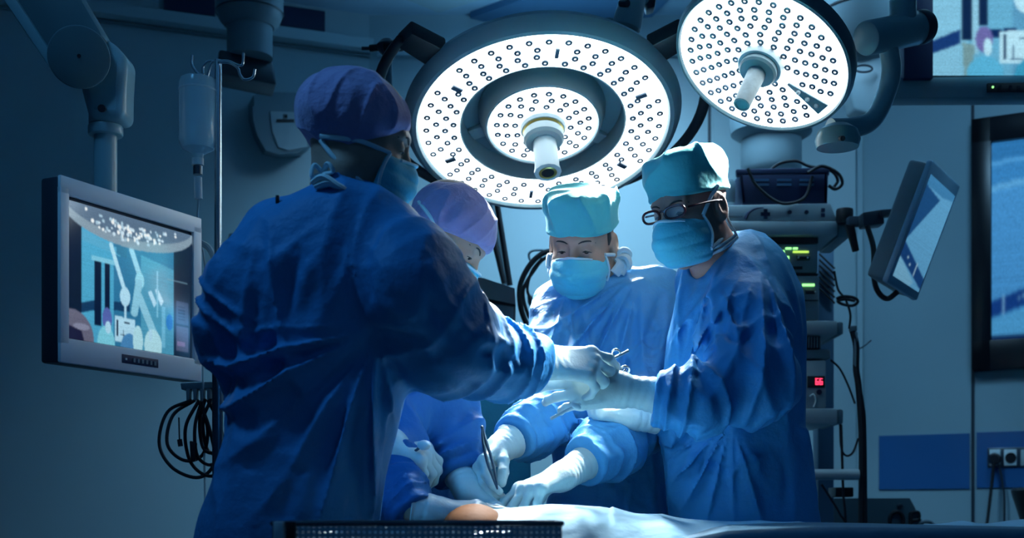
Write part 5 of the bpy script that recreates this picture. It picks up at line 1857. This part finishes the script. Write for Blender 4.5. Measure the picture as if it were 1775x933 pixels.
# ---------------------------------------------------------------- the team
def build_person(S):
    H = S['head']
    loc = Vector(S['loc'])
    neck = Vector(S['neck'])
    torso = zloft(S['torso'])
    arms = S['arms']
    hands = S['hands']
    ntop = H.w(0, -.018, -.05)
    zmin_t = P(0, S['torso'][-1][0], S['torso'][-1][3]).z
    hip = S['hip']
    feet = S['feet']

    def armc(a):
        pts = [q for q, _ in a]
        c = sum(pts, Vector()) / len(pts)
        return c, max((q - c).length for q in pts) + .20
    A_ = [(a,) + armc(a) for a in arms]

    def gown0(p):
        d = torso(p)
        for (a, c, R), (wr, el) in zip(A_, S['cuffs']):
            aq = A3((Vector(el) - Vector(wr)).normalized())
            wq = A3(wr)
            e = cull(lambda q: smax(arm_chain(q, a, 0.0, .04), -np.minimum((q - wq) @ aq, .2), .006), p, c, R)
            d = smin(d, e, S.get('k', .035))
        return d.astype(np.float32)
    gfold = make_folds(gown0, S['folds'])
    n1 = wnoise(S['seed'], 7, 15, 9)
    n2 = wnoise(S['seed'] + 1, 22, 42, 9)
    dirn = S.get('stretch', (1, 1, .35))
    na = S.get('noise', .006)
    cuffs = []
    for (wr, el) in S['cuffs']:
        ax = (Vector(el) - Vector(wr)).normalized()
        cuffs.append((A3(wr), A3(ax)))
    nk = A3(neck)

    def gown(p):
        d = gown0(p)
        near = np.abs(d) < .06
        q = p[near]
        w = q * A3(dirn)
        v1 = n1(w)
        v2 = n2(w)
        r = (1 - np.abs(np.sin(1.9 * v1 + .8 * v2))) ** 1.5
        r2 = (1 - np.abs(np.sin(2.1 * v2 + v1))) ** 1.4
        disp = na * (r - .3) + na * .45 * (r2 - .3) + gfold(q)
        for (ax_, ay_, ad_, fr, am, r0, r1, a0, a1) in S.get('radials', ()):
            o3 = P(ax_, ay_, ad_)
            dx, dz = q[:, 0] - o3.x, q[:, 2] - o3.z
            rr = np.sqrt(dx * dx + dz * dz) + 1e-6
            an = np.degrees(np.arctan2(dz, dx)) % 360
            mid, half = (a0 + a1) / 2, (a1 - a0) / 2
            da = np.abs((an - mid + 180) % 360 - 180)
            wa = np.clip((half - da) / 14, 0, 1)
            wr_ = np.clip((rr - r0) / (.35 * (r1 - r0)), 0, 1) * np.clip((r1 - rr) / (.5 * (r1 - r0)), 0, 1)
            front = np.clip((ad_ + .10 - q[:, 1]) / .08, 0, 1)
            th = np.radians(an)
            ph = fr * th + 1.1 * v1 + .5 * v2
            rg_ = (1 - np.abs(np.sin(ph))) ** 1.7
            rg_ = rg_ * (.65 + .35 * np.sin(.43 * fr * th + 1.3))
            disp = disp + am * wa * wr_ * front * (rg_ - .25)
        for (a, c, R), amp in zip(A_, S.get('rings', (.008, .008))):
            best, tt = polydist(q, [x for x, _ in a])
            L_ = sum((a[i + 1][0] - a[i][0]).length for i in range(len(a) - 1))
            m = best < .13
            ph = tt[m] * L_ * 46 + 1.3 * v1[m] + .7 * v2[m] + q[m][:, 2] * 9
            wgt = np.clip((.125 - best[m]) / .03, 0, 1) * np.clip((tt[m] - .12) / .2, 0, 1)
            disp[m] += amp * wgt * ((1 - np.abs(np.sin(ph))) ** 1.6 - .3)
        # bunched cloth near the cuffs
        for wq, aq in cuffs:
            t = (q - wq) @ aq
            dd = np.sqrt(((q - wq) ** 2).sum(1))
            m = np.exp(-(dd / .07) ** 2)
            disp = disp * (1 - .6 * m) + m * .003 * np.sin(t * 230 + 2 * v1)
        d[near] -= disp
        # collar opening
        d = smax(d, -(np.sqrt(((p - nk) ** 2).sum(1)) - S.get('collar', .058)), .01)
        return d.astype(np.float32)

    def body(p):
        d = cull(lambda q: H.sdf(q, getattr(H, 'ears', True)), p, H.w(0, .01, -.02), .23)
        nf_ = cull(lambda q: rc(q, ntop, neck, .052 * S.get('nk', 1), .060 * S.get('nk', 1)), p, (ntop + neck) / 2, .24)
        d = smin(d, nf_, .03)
        t = torso(p) + .03
        t = np.maximum(t, .72 - p[:, 2])
        d = smin(d, t, .04)
        for a, c, R in A_:
            e = cull(lambda q: arm_chain(q, a, -.024, .02), p, c, R)
            d = smin(d, e, .02)
        for h, a in zip(hands, arms):
            if h is None: continue
            e = cull(lambda q: smin(h.sdf(q, -.0016), rc(q, h.w, a[-1][0], .024, .028), .02), p, h.c, .26)
            d = smin(d, e, .012)
        for (hx, fx) in zip(hip, feet):
            kn = (Vector(hx) + Vector((fx[0], fx[1], .08))) / 2 + Vector((0, 0, .02))
            lg = smin(rc(p, hx, kn, .085, .058), rc(p, kn, (fx[0], fx[1], .09), .056, .04), .03)
            ft = rc(p, (fx[0], fx[1], .045), (fx[0] + fx[2] * .17, fx[1] + fx[3] * .17, .03), .042, .028)
            d = smin(d, smin(lg, ft, .03), .03)
        return d.astype(np.float32)

    pts = [p for a in arms for p, _ in a] + [H.w(0, 0, 0), neck] + [Vector((f[0], f[1], 0)) for f in feet]
    pts += [P(k[1], k[0], k[3] - k[4]) for k in S['torso'] if P(0, k[0], k[3]).z > .0] + [P(k[2], k[0], k[3] + k[4]) for k in S['torso']]
    lo, hi = bounds(pts, .17)
    lo[2] = -.01
    hi[2] = H.w(0, 0, .16).z
    for h in hands:
        if h is not None:
            l2, h2 = bounds([q for seg in h.fingers for s_ in seg for q in s_[:2]], .03)
            lo = np.minimum(lo, l2); hi = np.maximum(hi, h2)
    root = sdf_obj('person', body, lo, hi, .0042, S['skin'], loc=loc)
    # the head again is part of the same surface; refine only its shading
    tag(root, S['label'], 'person')
    lo2, hi2 = lo.copy(), hi.copy()
    lo2[2] = zmin_t - .03
    hi2[2] = neck.z + .10
    sdf_obj('gown', gown, lo2, hi2, .0045, S['gown'], root)
    for i, h in enumerate(hands):
        if h is None: continue
        a = arms[i]
        g, end = glove_sdf(h, h.w, a[-1][0] if (Vector(a[-1][0]) - h.w).length > .02 else a[-2][0], S['glen'][i], seed=S['seed'] + i)
        l3, h3 = bounds([q for seg in h.fingers for s_ in seg for q in s_[:2]] + [h.w, end], .055)
        sdf_obj('glove', g, l3, h3, .0024, S.get('glovem', GLOVE), root)
    cl, ch = bounds([H.w(0, 0, .03)], .20)
    sdf_obj('cap', S['cap'], cl, ch, .0028, S['capm'], root)
    mf = mask_sdf(H, S['seed'], *S.get('mask', ()))
    cl, ch = bounds([H.w(0, .05, -.06)], .15)
    msk = sdf_obj('face_mask', mf, cl, ch, .0026, MASK, root)
    surf = lambda p: np.minimum(H.sdf(p), np.minimum(mf(p), S['cap'](p)))
    for sgn in (-1, 1):
        eye_ = MB().ball(H.w(sgn * .031, .0738, -.001), .0128 * H.k, 20).build('eye', mat('eye_white', (0.30, 0.29, 0.29), 0.25), root)
        MB().ball(H.w(sgn * .031, .0738 + .0078, -.0058), (.0062, .0062, .0055), 14).build('iris', mat('iris_dark', (0.03, 0.02, 0.02), 0.15), eye_)
        bp = on_head(H, H.sdf, [(sgn * .012, .08, .016), (sgn * .022, .08, .0205), (sgn * .036, .075, .021), (sgn * .050, .065, .013)], .0005)
        MB().tube(catmull(bp, 5), [.0012, .0022, .0018, .0008], 8, flat=1.0).build('eyebrow', HAIR, root)
        lp = [H.w(sgn * (.031 + .0125 * t), .0738 + .0138 * math.cos(t * 1.1), -.0045 - .0035 * t * t) for t in np.linspace(-1, 1, 9)]
        MB().tube(lp, [.0006, .0016, .0016, .0006], 6).build('eyelash', HAIR, root)
        # mask edge piping and ties
        s1, s2 = S['ties']
        sd = S['mask'][1]
        s1 = [(sgn * .062, sd + .012, -.022)] + [(sgn * a, b, c) for a, b, c in s1]
        s2 = [(sgn * .058, sd + .006, -.100)] + [(sgn * a, b, c) for a, b, c in s2]
        MB().tube(catmull(on_head(H, surf, s1), 8), .0042, 8).build('mask_tie', STRAP, msk)
        MB().tube(catmull(on_head(H, surf, s2), 8), .0042, 8).build('mask_tie', STRAP, msk)
        eg = [(sgn * .062, sd + .012, -.022), (sgn * .070, sd + .007, -.045), (sgn * .069, sd + .004, -.070), (sgn * .058, sd + .004, -.100)]
        MB().tube(catmull(on_head(H, surf, eg), 8), .003, 8).build('mask_edging', STRAP, msk)
    te = [(x_, .10, -.013 - .22 * abs(x_)) for x_ in (-.052, -.035, -.018, 0, .018, .035, .052)]
    MB().tube(catmull(on_head(H, surf, te), 6), .0026, 8).build('mask_edging', STRAP, msk)
    if S.get('collar_m'):
        cn = Vector(S['collar_n']).normalized()
        u, v, w = frame_of(cn)
        pts = [neck + cn * S.get('collar_h', .02) + (u * math.cos(t) + v * math.sin(t)) * S.get('collar_r', .064) for t in np.linspace(0, 2 * PI, 28, endpoint=False)]
        MB().tube(pts, .007, 8, closed=True).build('collar', S['collar_m'], root)
    return root, H, surf


def bow(name, pts_list, root, r=.006, m=None):
    mb = MB()
    for pts in pts_list:
        mb.tube(catmull(pts, 6), r, 8, flat=1.8)
    return mb.build(name, m or STRAP, root)


# ----- tall figure in front, left
H1 = Head(P(620, 238, 2.2), (.93, .22, -.29), (.27, 0, .96), .93); H1.ears = False
w1 = P(946, 628, 2.44)
w2 = P(668, 765, 2.46)
S1 = dict(
    head=H1, loc=(P(530, 900, 2.2).x, 2.2, 0), neck=P(590, 352, 2.2), seed=11, skin=SKIN, gown=GOWN, capm=CAP_V,
    cap=bouffant(H1, 5, ((0, -.80, 1), -.026), 1.0, (0, -.016, .030), (.098, .114, .086)),
    torso=[(322, 560, 640, 2.19, .055), (340, 520, 668, 2.19, .085), (368, 470, 690, 2.2, .115), (400, 445, 700, 2.2, .13), (480, 405, 712, 2.2, .15), (560, 398, 735, 2.22, .16),
           (640, 400, 722, 2.22, .155), (720, 396, 697, 2.2, .15), (800, 380, 675, 2.2, .16), (900, 350, 652, 2.2, .17),
           (1100, 325, 655, 2.2, .19), (1500, 320, 665, 2.2, .20), (1540, 322, 664, 2.2, .20)],
    arms=[[(P(648, 405, 2.16), .078), (P(705, 500, 2.12), .092), (P(765, 592, 2.17), .088), (P(850, 622, 2.30), .070), (P(900, 627, 2.38), .063)],
          [(P(482, 412, 2.2), .072), (P(430, 500, 2.16), .074), (P(410, 575, 2.18), .066), (P(470, 690, 2.42), .055), (P(640, 762, 2.46), .042)]],
    hands=[Hand(w1, (1, .12, -.05), (0, .6, .8), (.1, .8, -.6), curls=[(22, 30, 22), (36, 38, 28), (46, 45, 30), (55, 45, 30)], thumb=(.8, .3, .6), thumb2=(1, 0, .3)),
           Hand(w2, (1, .2, -.35), (0, .8, .5), (0, .6, -1), curls=[(30, 40, 30), (40, 45, 30), (45, 50, 30), (50, 50, 30)], thumb=(.8, .5, .3), thumb2=(1, 0, .2), k=.9)],
    cuffs=[(P(912, 628, 2.40), P(850, 622, 2.30)), (P(648, 762, 2.46), P(470, 690, 2.42))], glen=[.035, .05],
    hip=[(P(500, 0, 2.2).x, 2.16, .9), (P(500, 0, 2.2).x + .02, 2.3, .9)], feet=[(-.42, 2.12, .9, .3), (-.36, 2.32, .9, .3)],
    noise=.013, stretch=(1, 1, .45), mask=(-.010, .052, .95), rings=(.012, .012),
    ties=([(.074, .01, -.022), (.076, -.035, -.030), (.06, -.075, -.034)], [(.066, .02, -.088), (.068, -.03, -.066), (.052, -.072, -.040)]),
    radials=[(655, 575, 2.1, 13, .034, .02, .42, 175, 290), (460, 360, 2.1, 9, .020, .06, .40, 225, 300), (620, 350, 2.1, 9, .008, .05, .25, 200, 300)],
    folds=[(((640, 585), (560, 580), (490, 610), (440, 665), (415, 720)), .014, .020),
           (((625, 600), (560, 625), (490, 670), (440, 740)), .012, .018),
           (((600, 595), (520, 600), (455, 640)), -.010, .014),
           (((640, 610), (580, 650), (520, 700), (470, 730)), -.009, .013),
           (((650, 610), (610, 660), (560, 720), (520, 780)), .011, .018),
           (((670, 600), (640, 670), (600, 740)), .008, .014),
           (((700, 650), (670, 730), (650, 830), (640, 900)), .009, .018),
           (((600, 760), (590, 830), (585, 905)), .008, .016), (((540, 780), (530, 850), (528, 905)), .008, .020), (((500, 790), (495, 905)), -.009, .016),
           (((470, 690), (430, 640), (420, 560), (440, 480)), .010, .014), (((455, 700), (410, 640), (395, 560)), -.010, .014),
           (((500, 430), (470, 500), (455, 580), (430, 650)), .010, .012), (((525, 430), (500, 510), (475, 600)), -.008, .012),
           (((540, 450), (520, 520), (500, 590)), .008, .010), (((600, 470), (560, 540), (500, 600)), .008, .014),
           (((690, 430), (730, 520), (790, 600), (850, 650)), .008, .020), (((640, 575), (700, 600), (760, 640), (830, 672)), -.012, .016),
           (((655, 560), (710, 560), (760, 580)), .012, .014), (((640, 520), (690, 540), (740, 530)), .008, .014),
           (((740, 450), (770, 520), (815, 580)), .012, .016), (((720, 470), (750, 540), (800, 610)), -.009, .014),
           (((800, 575), (850, 590), (900, 590)), .008, .012), (((790, 620), (850, 645), (915, 650)), .009, .014), (((830, 600), (870, 625), (915, 620)), -.009, .010),
           (((860, 580), (890, 610), (905, 650)), .008, .009), (((350, 530), (375, 600), (395, 680)), .008, .012),
           (((400, 760), (440, 770), (500, 740)), .007, .012), (((380, 800), (480, 820), (640, 800)), -.004, .006),
           (((400, 690), (440, 700), (460, 730)), .009, .012), (((480, 345), (440, 400), (420, 450)), .006, .010)],
    label='tall person in blue gown and violet cap seen from behind, reaching one gloved hand right',
    nk=.92)
p1, H_, surf1 = build_person(S1)
bk_ = H1.w(0, -.10, -.07)
nb = P(560, 300, 2.13)
bow('cap_tie', [[nb, nb + Vector((-.014, -.006, .012)), nb + Vector((-.018, -.006, -.008)), nb], [nb, nb + Vector((.010, -.01, .013)), nb + Vector((.018, -.01, .0)), nb],
                [nb, nb + Vector((-.02, -.01, -.04)), nb + Vector((-.055, 0, -.055)), P(505, 345, 2.13)], [nb, nb + Vector((.02, -.015, -.02)), nb + Vector((.03, -.01, -.045))]], p1, .0035)
bow('undershirt_collar', [[P(545, 318, 2.10), P(562, 308, 2.09), P(585, 322, 2.09), P(600, 330, 2.10)], [P(550, 325, 2.10), P(572, 318, 2.09), P(590, 330, 2.10)]], p1, .006)
MB().box(P(481, 346, 2.12), (.006, .006, .014), bevel=.001).build('gown_snap', BLACK, p1)

# ----- bent figure in violet cap
H2 = Head(P(773, 407, 2.78), (.72, -.08, -.69), (.69, 0, .72), .97); H2.ears = False
w3 = P(810, 850, 2.56)
w4 = P(748, 886, 2.42)
S2 = dict(
    head=H2, loc=(P(720, 900, 2.82).x, 2.85, 0), neck=P(735, 468, 2.84), seed=23, skin=SKIN, gown=GOWN_SHADED, capm=CAP_V,
    cap=bouffant(H2, 15, ((0, -.44, 1), -.010), 1.0, (0, -.008, .030), (.095, .106, .088)),
    torso=[(440, 700, 760, 2.86, .05), (462, 685, 778, 2.86, .08), (500, 655, 795, 2.86, .11), (560, 640, 812, 2.86, .13), (640, 640, 824, 2.86, .14),
           (720, 640, 818, 2.86, .15), (800, 640, 790, 2.86, .15), (900, 640, 780, 2.86, .15), (1100, 635, 785, 2.86, .16), (1330, 635, 790, 2.86, .16)],
    arms=[[(P(760, 520, 2.82), .07), (P(752, 620, 2.74), .076), (P(752, 725, 2.66), .082), (P(790, 792, 2.62), .058), (P(800, 820, 2.60), .048)],
          [(P(705, 540, 2.80), .07), (P(690, 680, 2.62), .068), (P(684, 800, 2.50), .060), (P(700, 862, 2.44), .044), (P(718, 882, 2.42), .036)]],
    hands=[Hand(w3, (.85, -.12, -.52), (-.1, 1, .1), (-.4, .25, -.85), curls=[(55, 70, 40), (60, 75, 40), (65, 75, 40), (65, 75, 40)], thumb=(.8, .3, .6), thumb2=(.6, 0, .8), k=.95),
           Hand(w4, (1, .05, .02), (0, 1, .2), (0, .1, -1), curls=[(8, 10, 8), (8, 12, 8), (10, 12, 8), (12, 14, 8)], thumb=(.85, .45, .1), thumb2=(1, .2, .1), k=.95)],
    cuffs=[(P(803, 824, 2.60), P(780, 775, 2.62)), (P(722, 884, 2.42), P(690, 830, 2.46))], glen=[.045, .035],
    hip=[(-.27, 2.82, .86), (-.17, 2.88, .86)], feet=[(-.28, 2.78, .8, -.5), (-.16, 2.9, .8, -.5)],
    noise=.013, stretch=(1, 1, .4), mask=(-.010, .040, .98), rings=(.010, .010),
    ties=([(.074, .01, -.012), (.078, -.035, -.004), (.06, -.075, .004)], [(.066, .02, -.088), (.066, -.03, -.066), (.05, -.07, -.045)]),
    folds=[(((815, 650), (825, 720), (815, 790)), .010, .014), (((730, 660), (745, 740), (780, 800)), .008, .016), (((820, 700), (790, 740), (760, 745)), -.008, .012),
           (((820, 770), (790, 785), (750, 800)), .008, .008), (((700, 800), (712, 850), (715, 890)), .008, .012), (((670, 800), (690, 860), (700, 890)), -.007, .010),
           (((690, 820), (705, 830), (722, 828)), .007, .008), (((780, 800), (800, 790), (820, 780)), -.006, .007)],
    label='bent person in violet cap and shaded blue gown, head bowed low over the patient',
    nk=.9)
p2, H_, surf2 = build_person(S2)

# ----- central figure facing the camera
H3 = Head(P(1009, 420, 3.02), (-.28, -.86, -.40), (-.07, -.42, .9), .95)
w5 = P(866, 778, 2.63)
w6 = P(976, 826, 2.56)
S3 = dict(
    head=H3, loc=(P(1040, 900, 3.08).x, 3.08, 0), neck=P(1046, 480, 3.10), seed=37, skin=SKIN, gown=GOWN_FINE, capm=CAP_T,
    cap=flatcap(H3, 8, .034, .126, .085, .102, .05),
    torso=[(462, 1010, 1085, 3.13, .05), (480, 985, 1120, 3.13, .09), (505, 960, 1165, 3.12, .12), (560, 940, 1185, 3.10, .135), (640, 935, 1190, 3.08, .14),
           (740, 950, 1180, 3.08, .14), (800, 955, 1175, 3.08, .14), (900, 955, 1180, 3.08, .15), (1100, 950, 1190, 3.08, .16), (1250, 950, 1190, 3.08, .16)],
    arms=[[(P(975, 530, 3.08), .068), (P(958, 620, 2.98), .072), (P(968, 705, 2.86), .072), (P(925, 742, 2.74), .058), (P(893, 760, 2.67), .046)],
          [(P(1135, 520, 3.10), .078), (P(1150, 620, 3.02), .078), (P(1112, 720, 2.88), .076), (P(1060, 775, 2.70), .064), (P(1018, 800, 2.62), .054)]],
    hands=[Hand(w5, (-.50, -.68, -.52), (.41, -.65, .50), (.5, -.3, -.8), curls=[(35, 35, 20), (45, 40, 25), (55, 45, 30), (60, 45, 30)], thumb=(.75, .35, .5), thumb2=(.85, -.2, .5), k=.92),
           Hand(w6, (-.76, -.50, -.30), (-.56, .80, .05), (-.2, -.1, -.95), curls=[(22, 18, 8), (34, 30, 14), (42, 40, 18), (50, 44, 20)], spread=(.18, .05, -.07, -.2), thumb=(.7, .3, .7), thumb2=(.8, 0, .6), k=.98)],
    cuffs=[(P(889, 763, 2.66), P(925, 742, 2.74)), (P(1012, 805, 2.61), P(1060, 775, 2.70))], glen=[.040, .088],
    hip=[(.13, 3.05, .88), (.31, 3.05, .88)], feet=[(.12, 3.06, -.2, -.9), (.32, 3.06, .2, -.9)],
    noise=.011, stretch=(1, 1, .35), mask=(-.014, .026, .98), rings=(.009, .009),
    ties=([(.074, .005, -.030), (.076, -.03, -.040), (.06, -.06, -.045)], [(.064, .01, -.088), (.064, -.03, -.066), (.05, -.06, -.055)]),
    radials=[(1110, 470, 2.98, 11, .034, .03, .34, 190, 290), (990, 480, 2.98, 10, .020, .03, .30, 230, 310)],
    folds=[(((985, 500), (980, 570), (985, 640)), .007, .010), (((1010, 520), (1012, 600), (1010, 680)), .006, .012), (((1050, 520), (1040, 600), (1045, 680)), -.007, .012),
           (((1080, 500), (1060, 560), (1065, 640), (1075, 700)), .008, .012), (((1120, 480), (1090, 500), (1078, 530), (1100, 545)), .014, .014), (((1110, 500), (1115, 540), (1120, 580)), .012, .014),
           (((1150, 500), (1135, 560), (1130, 620)), -.012, .012), (((1160, 540), (1140, 640), (1130, 700)), .012, .014), (((945, 530), (940, 600), (945, 660)), .008, .012),
           (((1080, 560), (1090, 620), (1110, 680)), .008, .010), (((1020, 740), (1060, 745), (1110, 735)), .010, .012), (((1005, 760), (1040, 770), (1090, 765)), -.009, .010),
           (((1020, 800), (1060, 790), (1120, 790)), .008, .010), (((1000, 720), (1020, 740), (1010, 775)), .009, .010), (((930, 680), (905, 710), (880, 740)), .009, .010),
           (((970, 720), (940, 730), (910, 745)), -.009, .010), (((975, 750), (945, 765), (915, 780)), .008, .010), (((1040, 800), (1090, 840), (1140, 890)), .008, .012)],
    label='central person in teal cap and aqua mask facing the camera, working bent forward',
    collar=.060)
p3, H_, surf3 = build_person(S3)
q = H3.w(-.085, -.02, -.045)
bow('mask_bow', [[q, q + Vector((.012, -.008, .016)), q + Vector((.022, 0, .008)), q + Vector((.008, 0, -.006))], [q, q + Vector((.02, -.01, 0)), q + Vector((.026, 0, -.018)), q + Vector((.004, 0, -.014))],
                 [q, q + Vector((.008, -.01, -.016)), q + Vector((-.008, -.01, -.040))], [q, q + Vector((.016, 0, -.02)), q + Vector((.008, 0, -.040))]], p3, .0085)
q = H3.w(.074, .02, -.05)
bow('mask_bow', [[q, q + Vector((-.008, -.004, .02)), q + Vector((-.010, 0, -.006)), q], [q, q + Vector((-.006, 0, -.02)), q + Vector((.012, -.01, -.035)), q + Vector((.02, 0, -.042))]], p3, .006)
# sideburn
hp = on_head(H3, H3.sdf, [(-.074, .02, .03), (-.077, .018, .012), (-.077, .016, -.004)], .0)
MB().tube(catmull(hp, 4), [.006, .007, .003], 8).build('hair', HAIR, p3)
hp = on_head(H3, H3.sdf, [(-.05, .085, .034), (-.02, .095, .036), (.02, .095, .036), (.05, .085, .034)], .001)
MB().tube(catmull(hp, 5), .0016, 8).build('hair', HAIR, p3)

# ----- bespectacled figure at right
H4 = Head(P(1195, 361, 2.64), (-.66, -.66, -.30), (-.22, -.18, .95), .89)
w7 = P(1078, 676, 2.50)
w8 = P(1098, 722, 2.66)
S4 = dict(
    head=H4, loc=(P(1290, 900, 2.82).x, 2.82, 0), neck=P(1243, 452, 2.72), seed=53, skin=SKIN_D, gown=GOWN, capm=CAP_T,
    cap=flatcap(H4, 18, .026, .134, .080, .098, -.06),
    torso=[(405, 1240, 1325, 2.76, .045), (425, 1205, 1345, 2.76, .08), (460, 1190, 1368, 2.78, .11), (520, 1170, 1392, 2.77, .125), (580, 1158, 1400, 2.77, .13), (660, 1150, 1400, 2.77, .13),
           (740, 1142, 1398, 2.77, .135), (800, 1150, 1405, 2.77, .14), (900, 1160, 1422, 2.78, .15), (1100, 1160, 1430, 2.82, .17), (1380, 1160, 1432, 2.82, .17)],
    arms=[[(P(1290, 478, 2.70), .080), (P(1290, 570, 2.60), .092), (P(1300, 655, 2.52), .090), (P(1215, 695, 2.49), .068), (P(1150, 688, 2.50), .056)],
          [(P(1220, 500, 2.90), .07), (P(1230, 600, 2.88), .07), (P(1240, 690, 2.80), .065), (P(1190, 720, 2.72), .05), (P(1150, 722, 2.68), .040)]],
    hands=[Hand(w7, (-1, -.05, .02), (.1, .15, 1), (-.1, 1, -.15), curls=[(18, 25, 15), (22, 28, 18), (28, 32, 20), (34, 36, 20)], spread=(.05, .0, -.06, -.14), thumb=(.75, .55, .3), thumb2=(1, .1, .2), k=1.0),
           Hand(w8, (-1, 0, .05), (0, 1, 0), (0, -.3, 1), curls=[(50, 60, 30), (50, 60, 30), (55, 60, 30), (60, 60, 30)], thumb=(.8, .5, .4), thumb2=(.9, -.3, .5), k=.85)],
    cuffs=[(P(1136, 687, 2.50), P(1215, 695, 2.49)), (P(1142, 722, 2.68), P(1190, 720, 2.72))], glen=[.075, .05],
    hip=[(.42, 2.80, .9), (.56, 2.84, .9)], feet=[(.40, 2.78, -.9, .1), (.56, 2.90, -.9, .1)],
    noise=.013, stretch=(1, 1, .4), mask=(-.010, .030, 1.05), rings=(.014, .008),
    ties=([(.077, .015, .012), (.080, -.01, .034)], [(.066, .01, -.088), (.066, -.03, -.075), (.05, -.06, -.06)]),
    radials=[(1310, 440, 2.62, 12, .030, .05, .42, 215, 300), (1230, 470, 2.68, 9, .020, .05, .25, 240, 290), (1270, 730, 2.62, 11, .028, .02, .28, 200, 300)],
    folds=[(((1250, 450), (1235, 530), (1245, 600), (1270, 640)), .014, .016), (((1215, 480), (1200, 560), (1205, 640)), .011, .014), (((1230, 480), (1222, 560), (1225, 630)), -.012, .012),
           (((1310, 470), (1330, 540), (1335, 620)), .010, .018), (((1345, 440), (1375, 520), (1388, 600)), .012, .010), (((1330, 450), (1360, 530), (1372, 620)), -.009, .010),
           (((1260, 560), (1290, 610), (1330, 640)), -.011, .012), (((1245, 545), (1270, 570), (1300, 575)), .010, .010), (((1180, 650), (1200, 640), (1240, 650)), .010, .009), (((1170, 720), (1200, 735), (1250, 730)), .008, .010),
           (((1140, 745), (1160, 810), (1172, 885)), .012, .016), (((1165, 745), (1200, 800), (1250, 840)), .010, .012), (((1180, 740), (1225, 790), (1270, 820)), -.010, .010),
           (((1190, 760), (1200, 830), (1195, 890)), .007, .014), (((1380, 680), (1400, 760), (1415, 880)), .010, .012), (((1350, 700), (1360, 790), (1365, 890)), -.010, .014),
           (((1300, 740), (1300, 820), (1295, 890)), .008, .016), (((1240, 850), (1280, 810), (1330, 790)), .006, .010), (((1265, 430), (1300, 450), (1340, 500)), .006, .010)],
    label='bespectacled person at right in teal cap and blue gown, facing left with gloved hands raised',
    collar=.060)
p4, H_, surf4 = build_person(S4)
# spectacles
def rim(sx, y=.108, z=.002):
    return [H4.w(sx * .034 + .0265 * math.cos(t), y - .10 * abs(sx * .034 + .0265 * math.cos(t)) ** 1.2 * 2.0, z - .002 + .0155 * math.sin(t) * (1 + .12 * math.cos(2 * t))) for t in np.linspace(0, 2 * PI, 28, endpoint=False)]
gl = MB().tube(catmull([H4.w(-.011, .106, .004), H4.w(0, .109, .008), H4.w(.011, .106, .004)], 5), .0022, 8).tube(rim(-1), .0027, 8, closed=True).tube(rim(1), .0027, 8, closed=True).build('spectacles', GLASSES, p4)
gl['label'] = 'dark red framed spectacles'
for sx in (-1, 1):
    rp = rim(sx)
    c = sum(rp, Vector()) / len(rp)
    nn = (H4.M @ Vector((0, 1, 0)))
    MB().prism(rp, -nn * .0012).build('lens', GLASSM, gl)
    MB().tube(catmull([H4.w(sx * .060, .088, .004), H4.w(sx * .074, .07, .004), H4.w(sx * .083, .02, .003), H4.w(sx * .085, -.01, .0)], 6), .0022, 8).build('temple', GLASSES, gl)
q = H4.w(-.070, -.055, -.055)
bow('mask_tie', [[H4.w(-.070, -.05, -.02), P(1262, 380, 2.62), P(1272, 398, 2.62), P(1278, 412, 2.64)]], p4, .0022)
bow('undershirt_collar', [[P(1225, 435, 2.62), P(1250, 425, 2.61), P(1275, 408, 2.63)], [P(1232, 441, 2.62), P(1255, 430, 2.61), P(1277, 413, 2.63)]], p4, .0035)

# ---------------------------------------------------------------- things in the hands
fc = empty('forceps', P(848, 800, 2.60), 'dark steel forceps held upright by the central figure, tips at the wound', 'forceps')
for k in (-1, 1):
    MB().tube(catmull([P(836, 740, 2.54), P(840 + k * 2.5, 765, 2.53), P(849 + k * 4.5, 800, 2.515), P(857 + k * 2.5, 828, 2.50), P(862, 848, 2.49)], 6), [.0024, .0034, .003, .0018], 8, flat=1.5).build('blade', STEEL_D, fc)
MB().ball(P(836, 741, 2.54), .0036, 10).build('joint', STEEL_D, fc)
cl_ = empty('needle_holder', P(1060, 640, 2.46), 'ringed dark steel clamp passed between the two hands', 'clamp')
MB().tube([P(1030, 618, 2.52), P(1056, 632, 2.52), P(1080, 652, 2.53)], [.0025, .004, .0035], 10).build('jaw', STEEL_D, cl_)
for (a, b_) in (((1062, 622), (1090, 608)), ((1078, 650), (1085, 640))):
    MB().tube([P(*a, 2.51), P(*b_, 2.51)], .0028, 8).build('shank', STEEL, cl_)
for (x_, y_) in ((1068, 612), (1084, 641)):
    MB().tube([P(x_ + 7 * math.cos(t), y_ + 6 * math.sin(t), 2.51 + .004 * math.sin(t)) for t in np.linspace(0, 2 * PI, 20, endpoint=False)], .0022, 8, closed=True).build('finger_ring', STEEL, cl_)
sw_ = empty('swab_stick', P(975, 712, 2.49), 'white swab stick held low in the gloved hand of the bespectacled figure', 'swab')
MB().tube([P(955, 726, 2.44), P(980, 713, 2.45), P(1006, 700, 2.46)], .0032, 10).build('stick', WHITEP, sw_)
MB().ball(P(998, 704, 2.445), (.011, .004, .006), 12, Matrix.Rotation(.5, 3, 'Y')).build('tip', WHITEP, sw_)
cb_ = empty('swab_ball', P(735, 773, 2.42), 'small white gauze ball held beside the sleeve of the tall figure', 'swab')
MB().ball(P(735, 772, 2.44), (.0135, .011, .010), 18).build('gauze', WHITEP, cb_)
MB().tube([P(728, 776, 2.44), P(714, 786, 2.45), P(700, 795, 2.46)], .0028, 8).build('holder', STEEL_D, cb_)
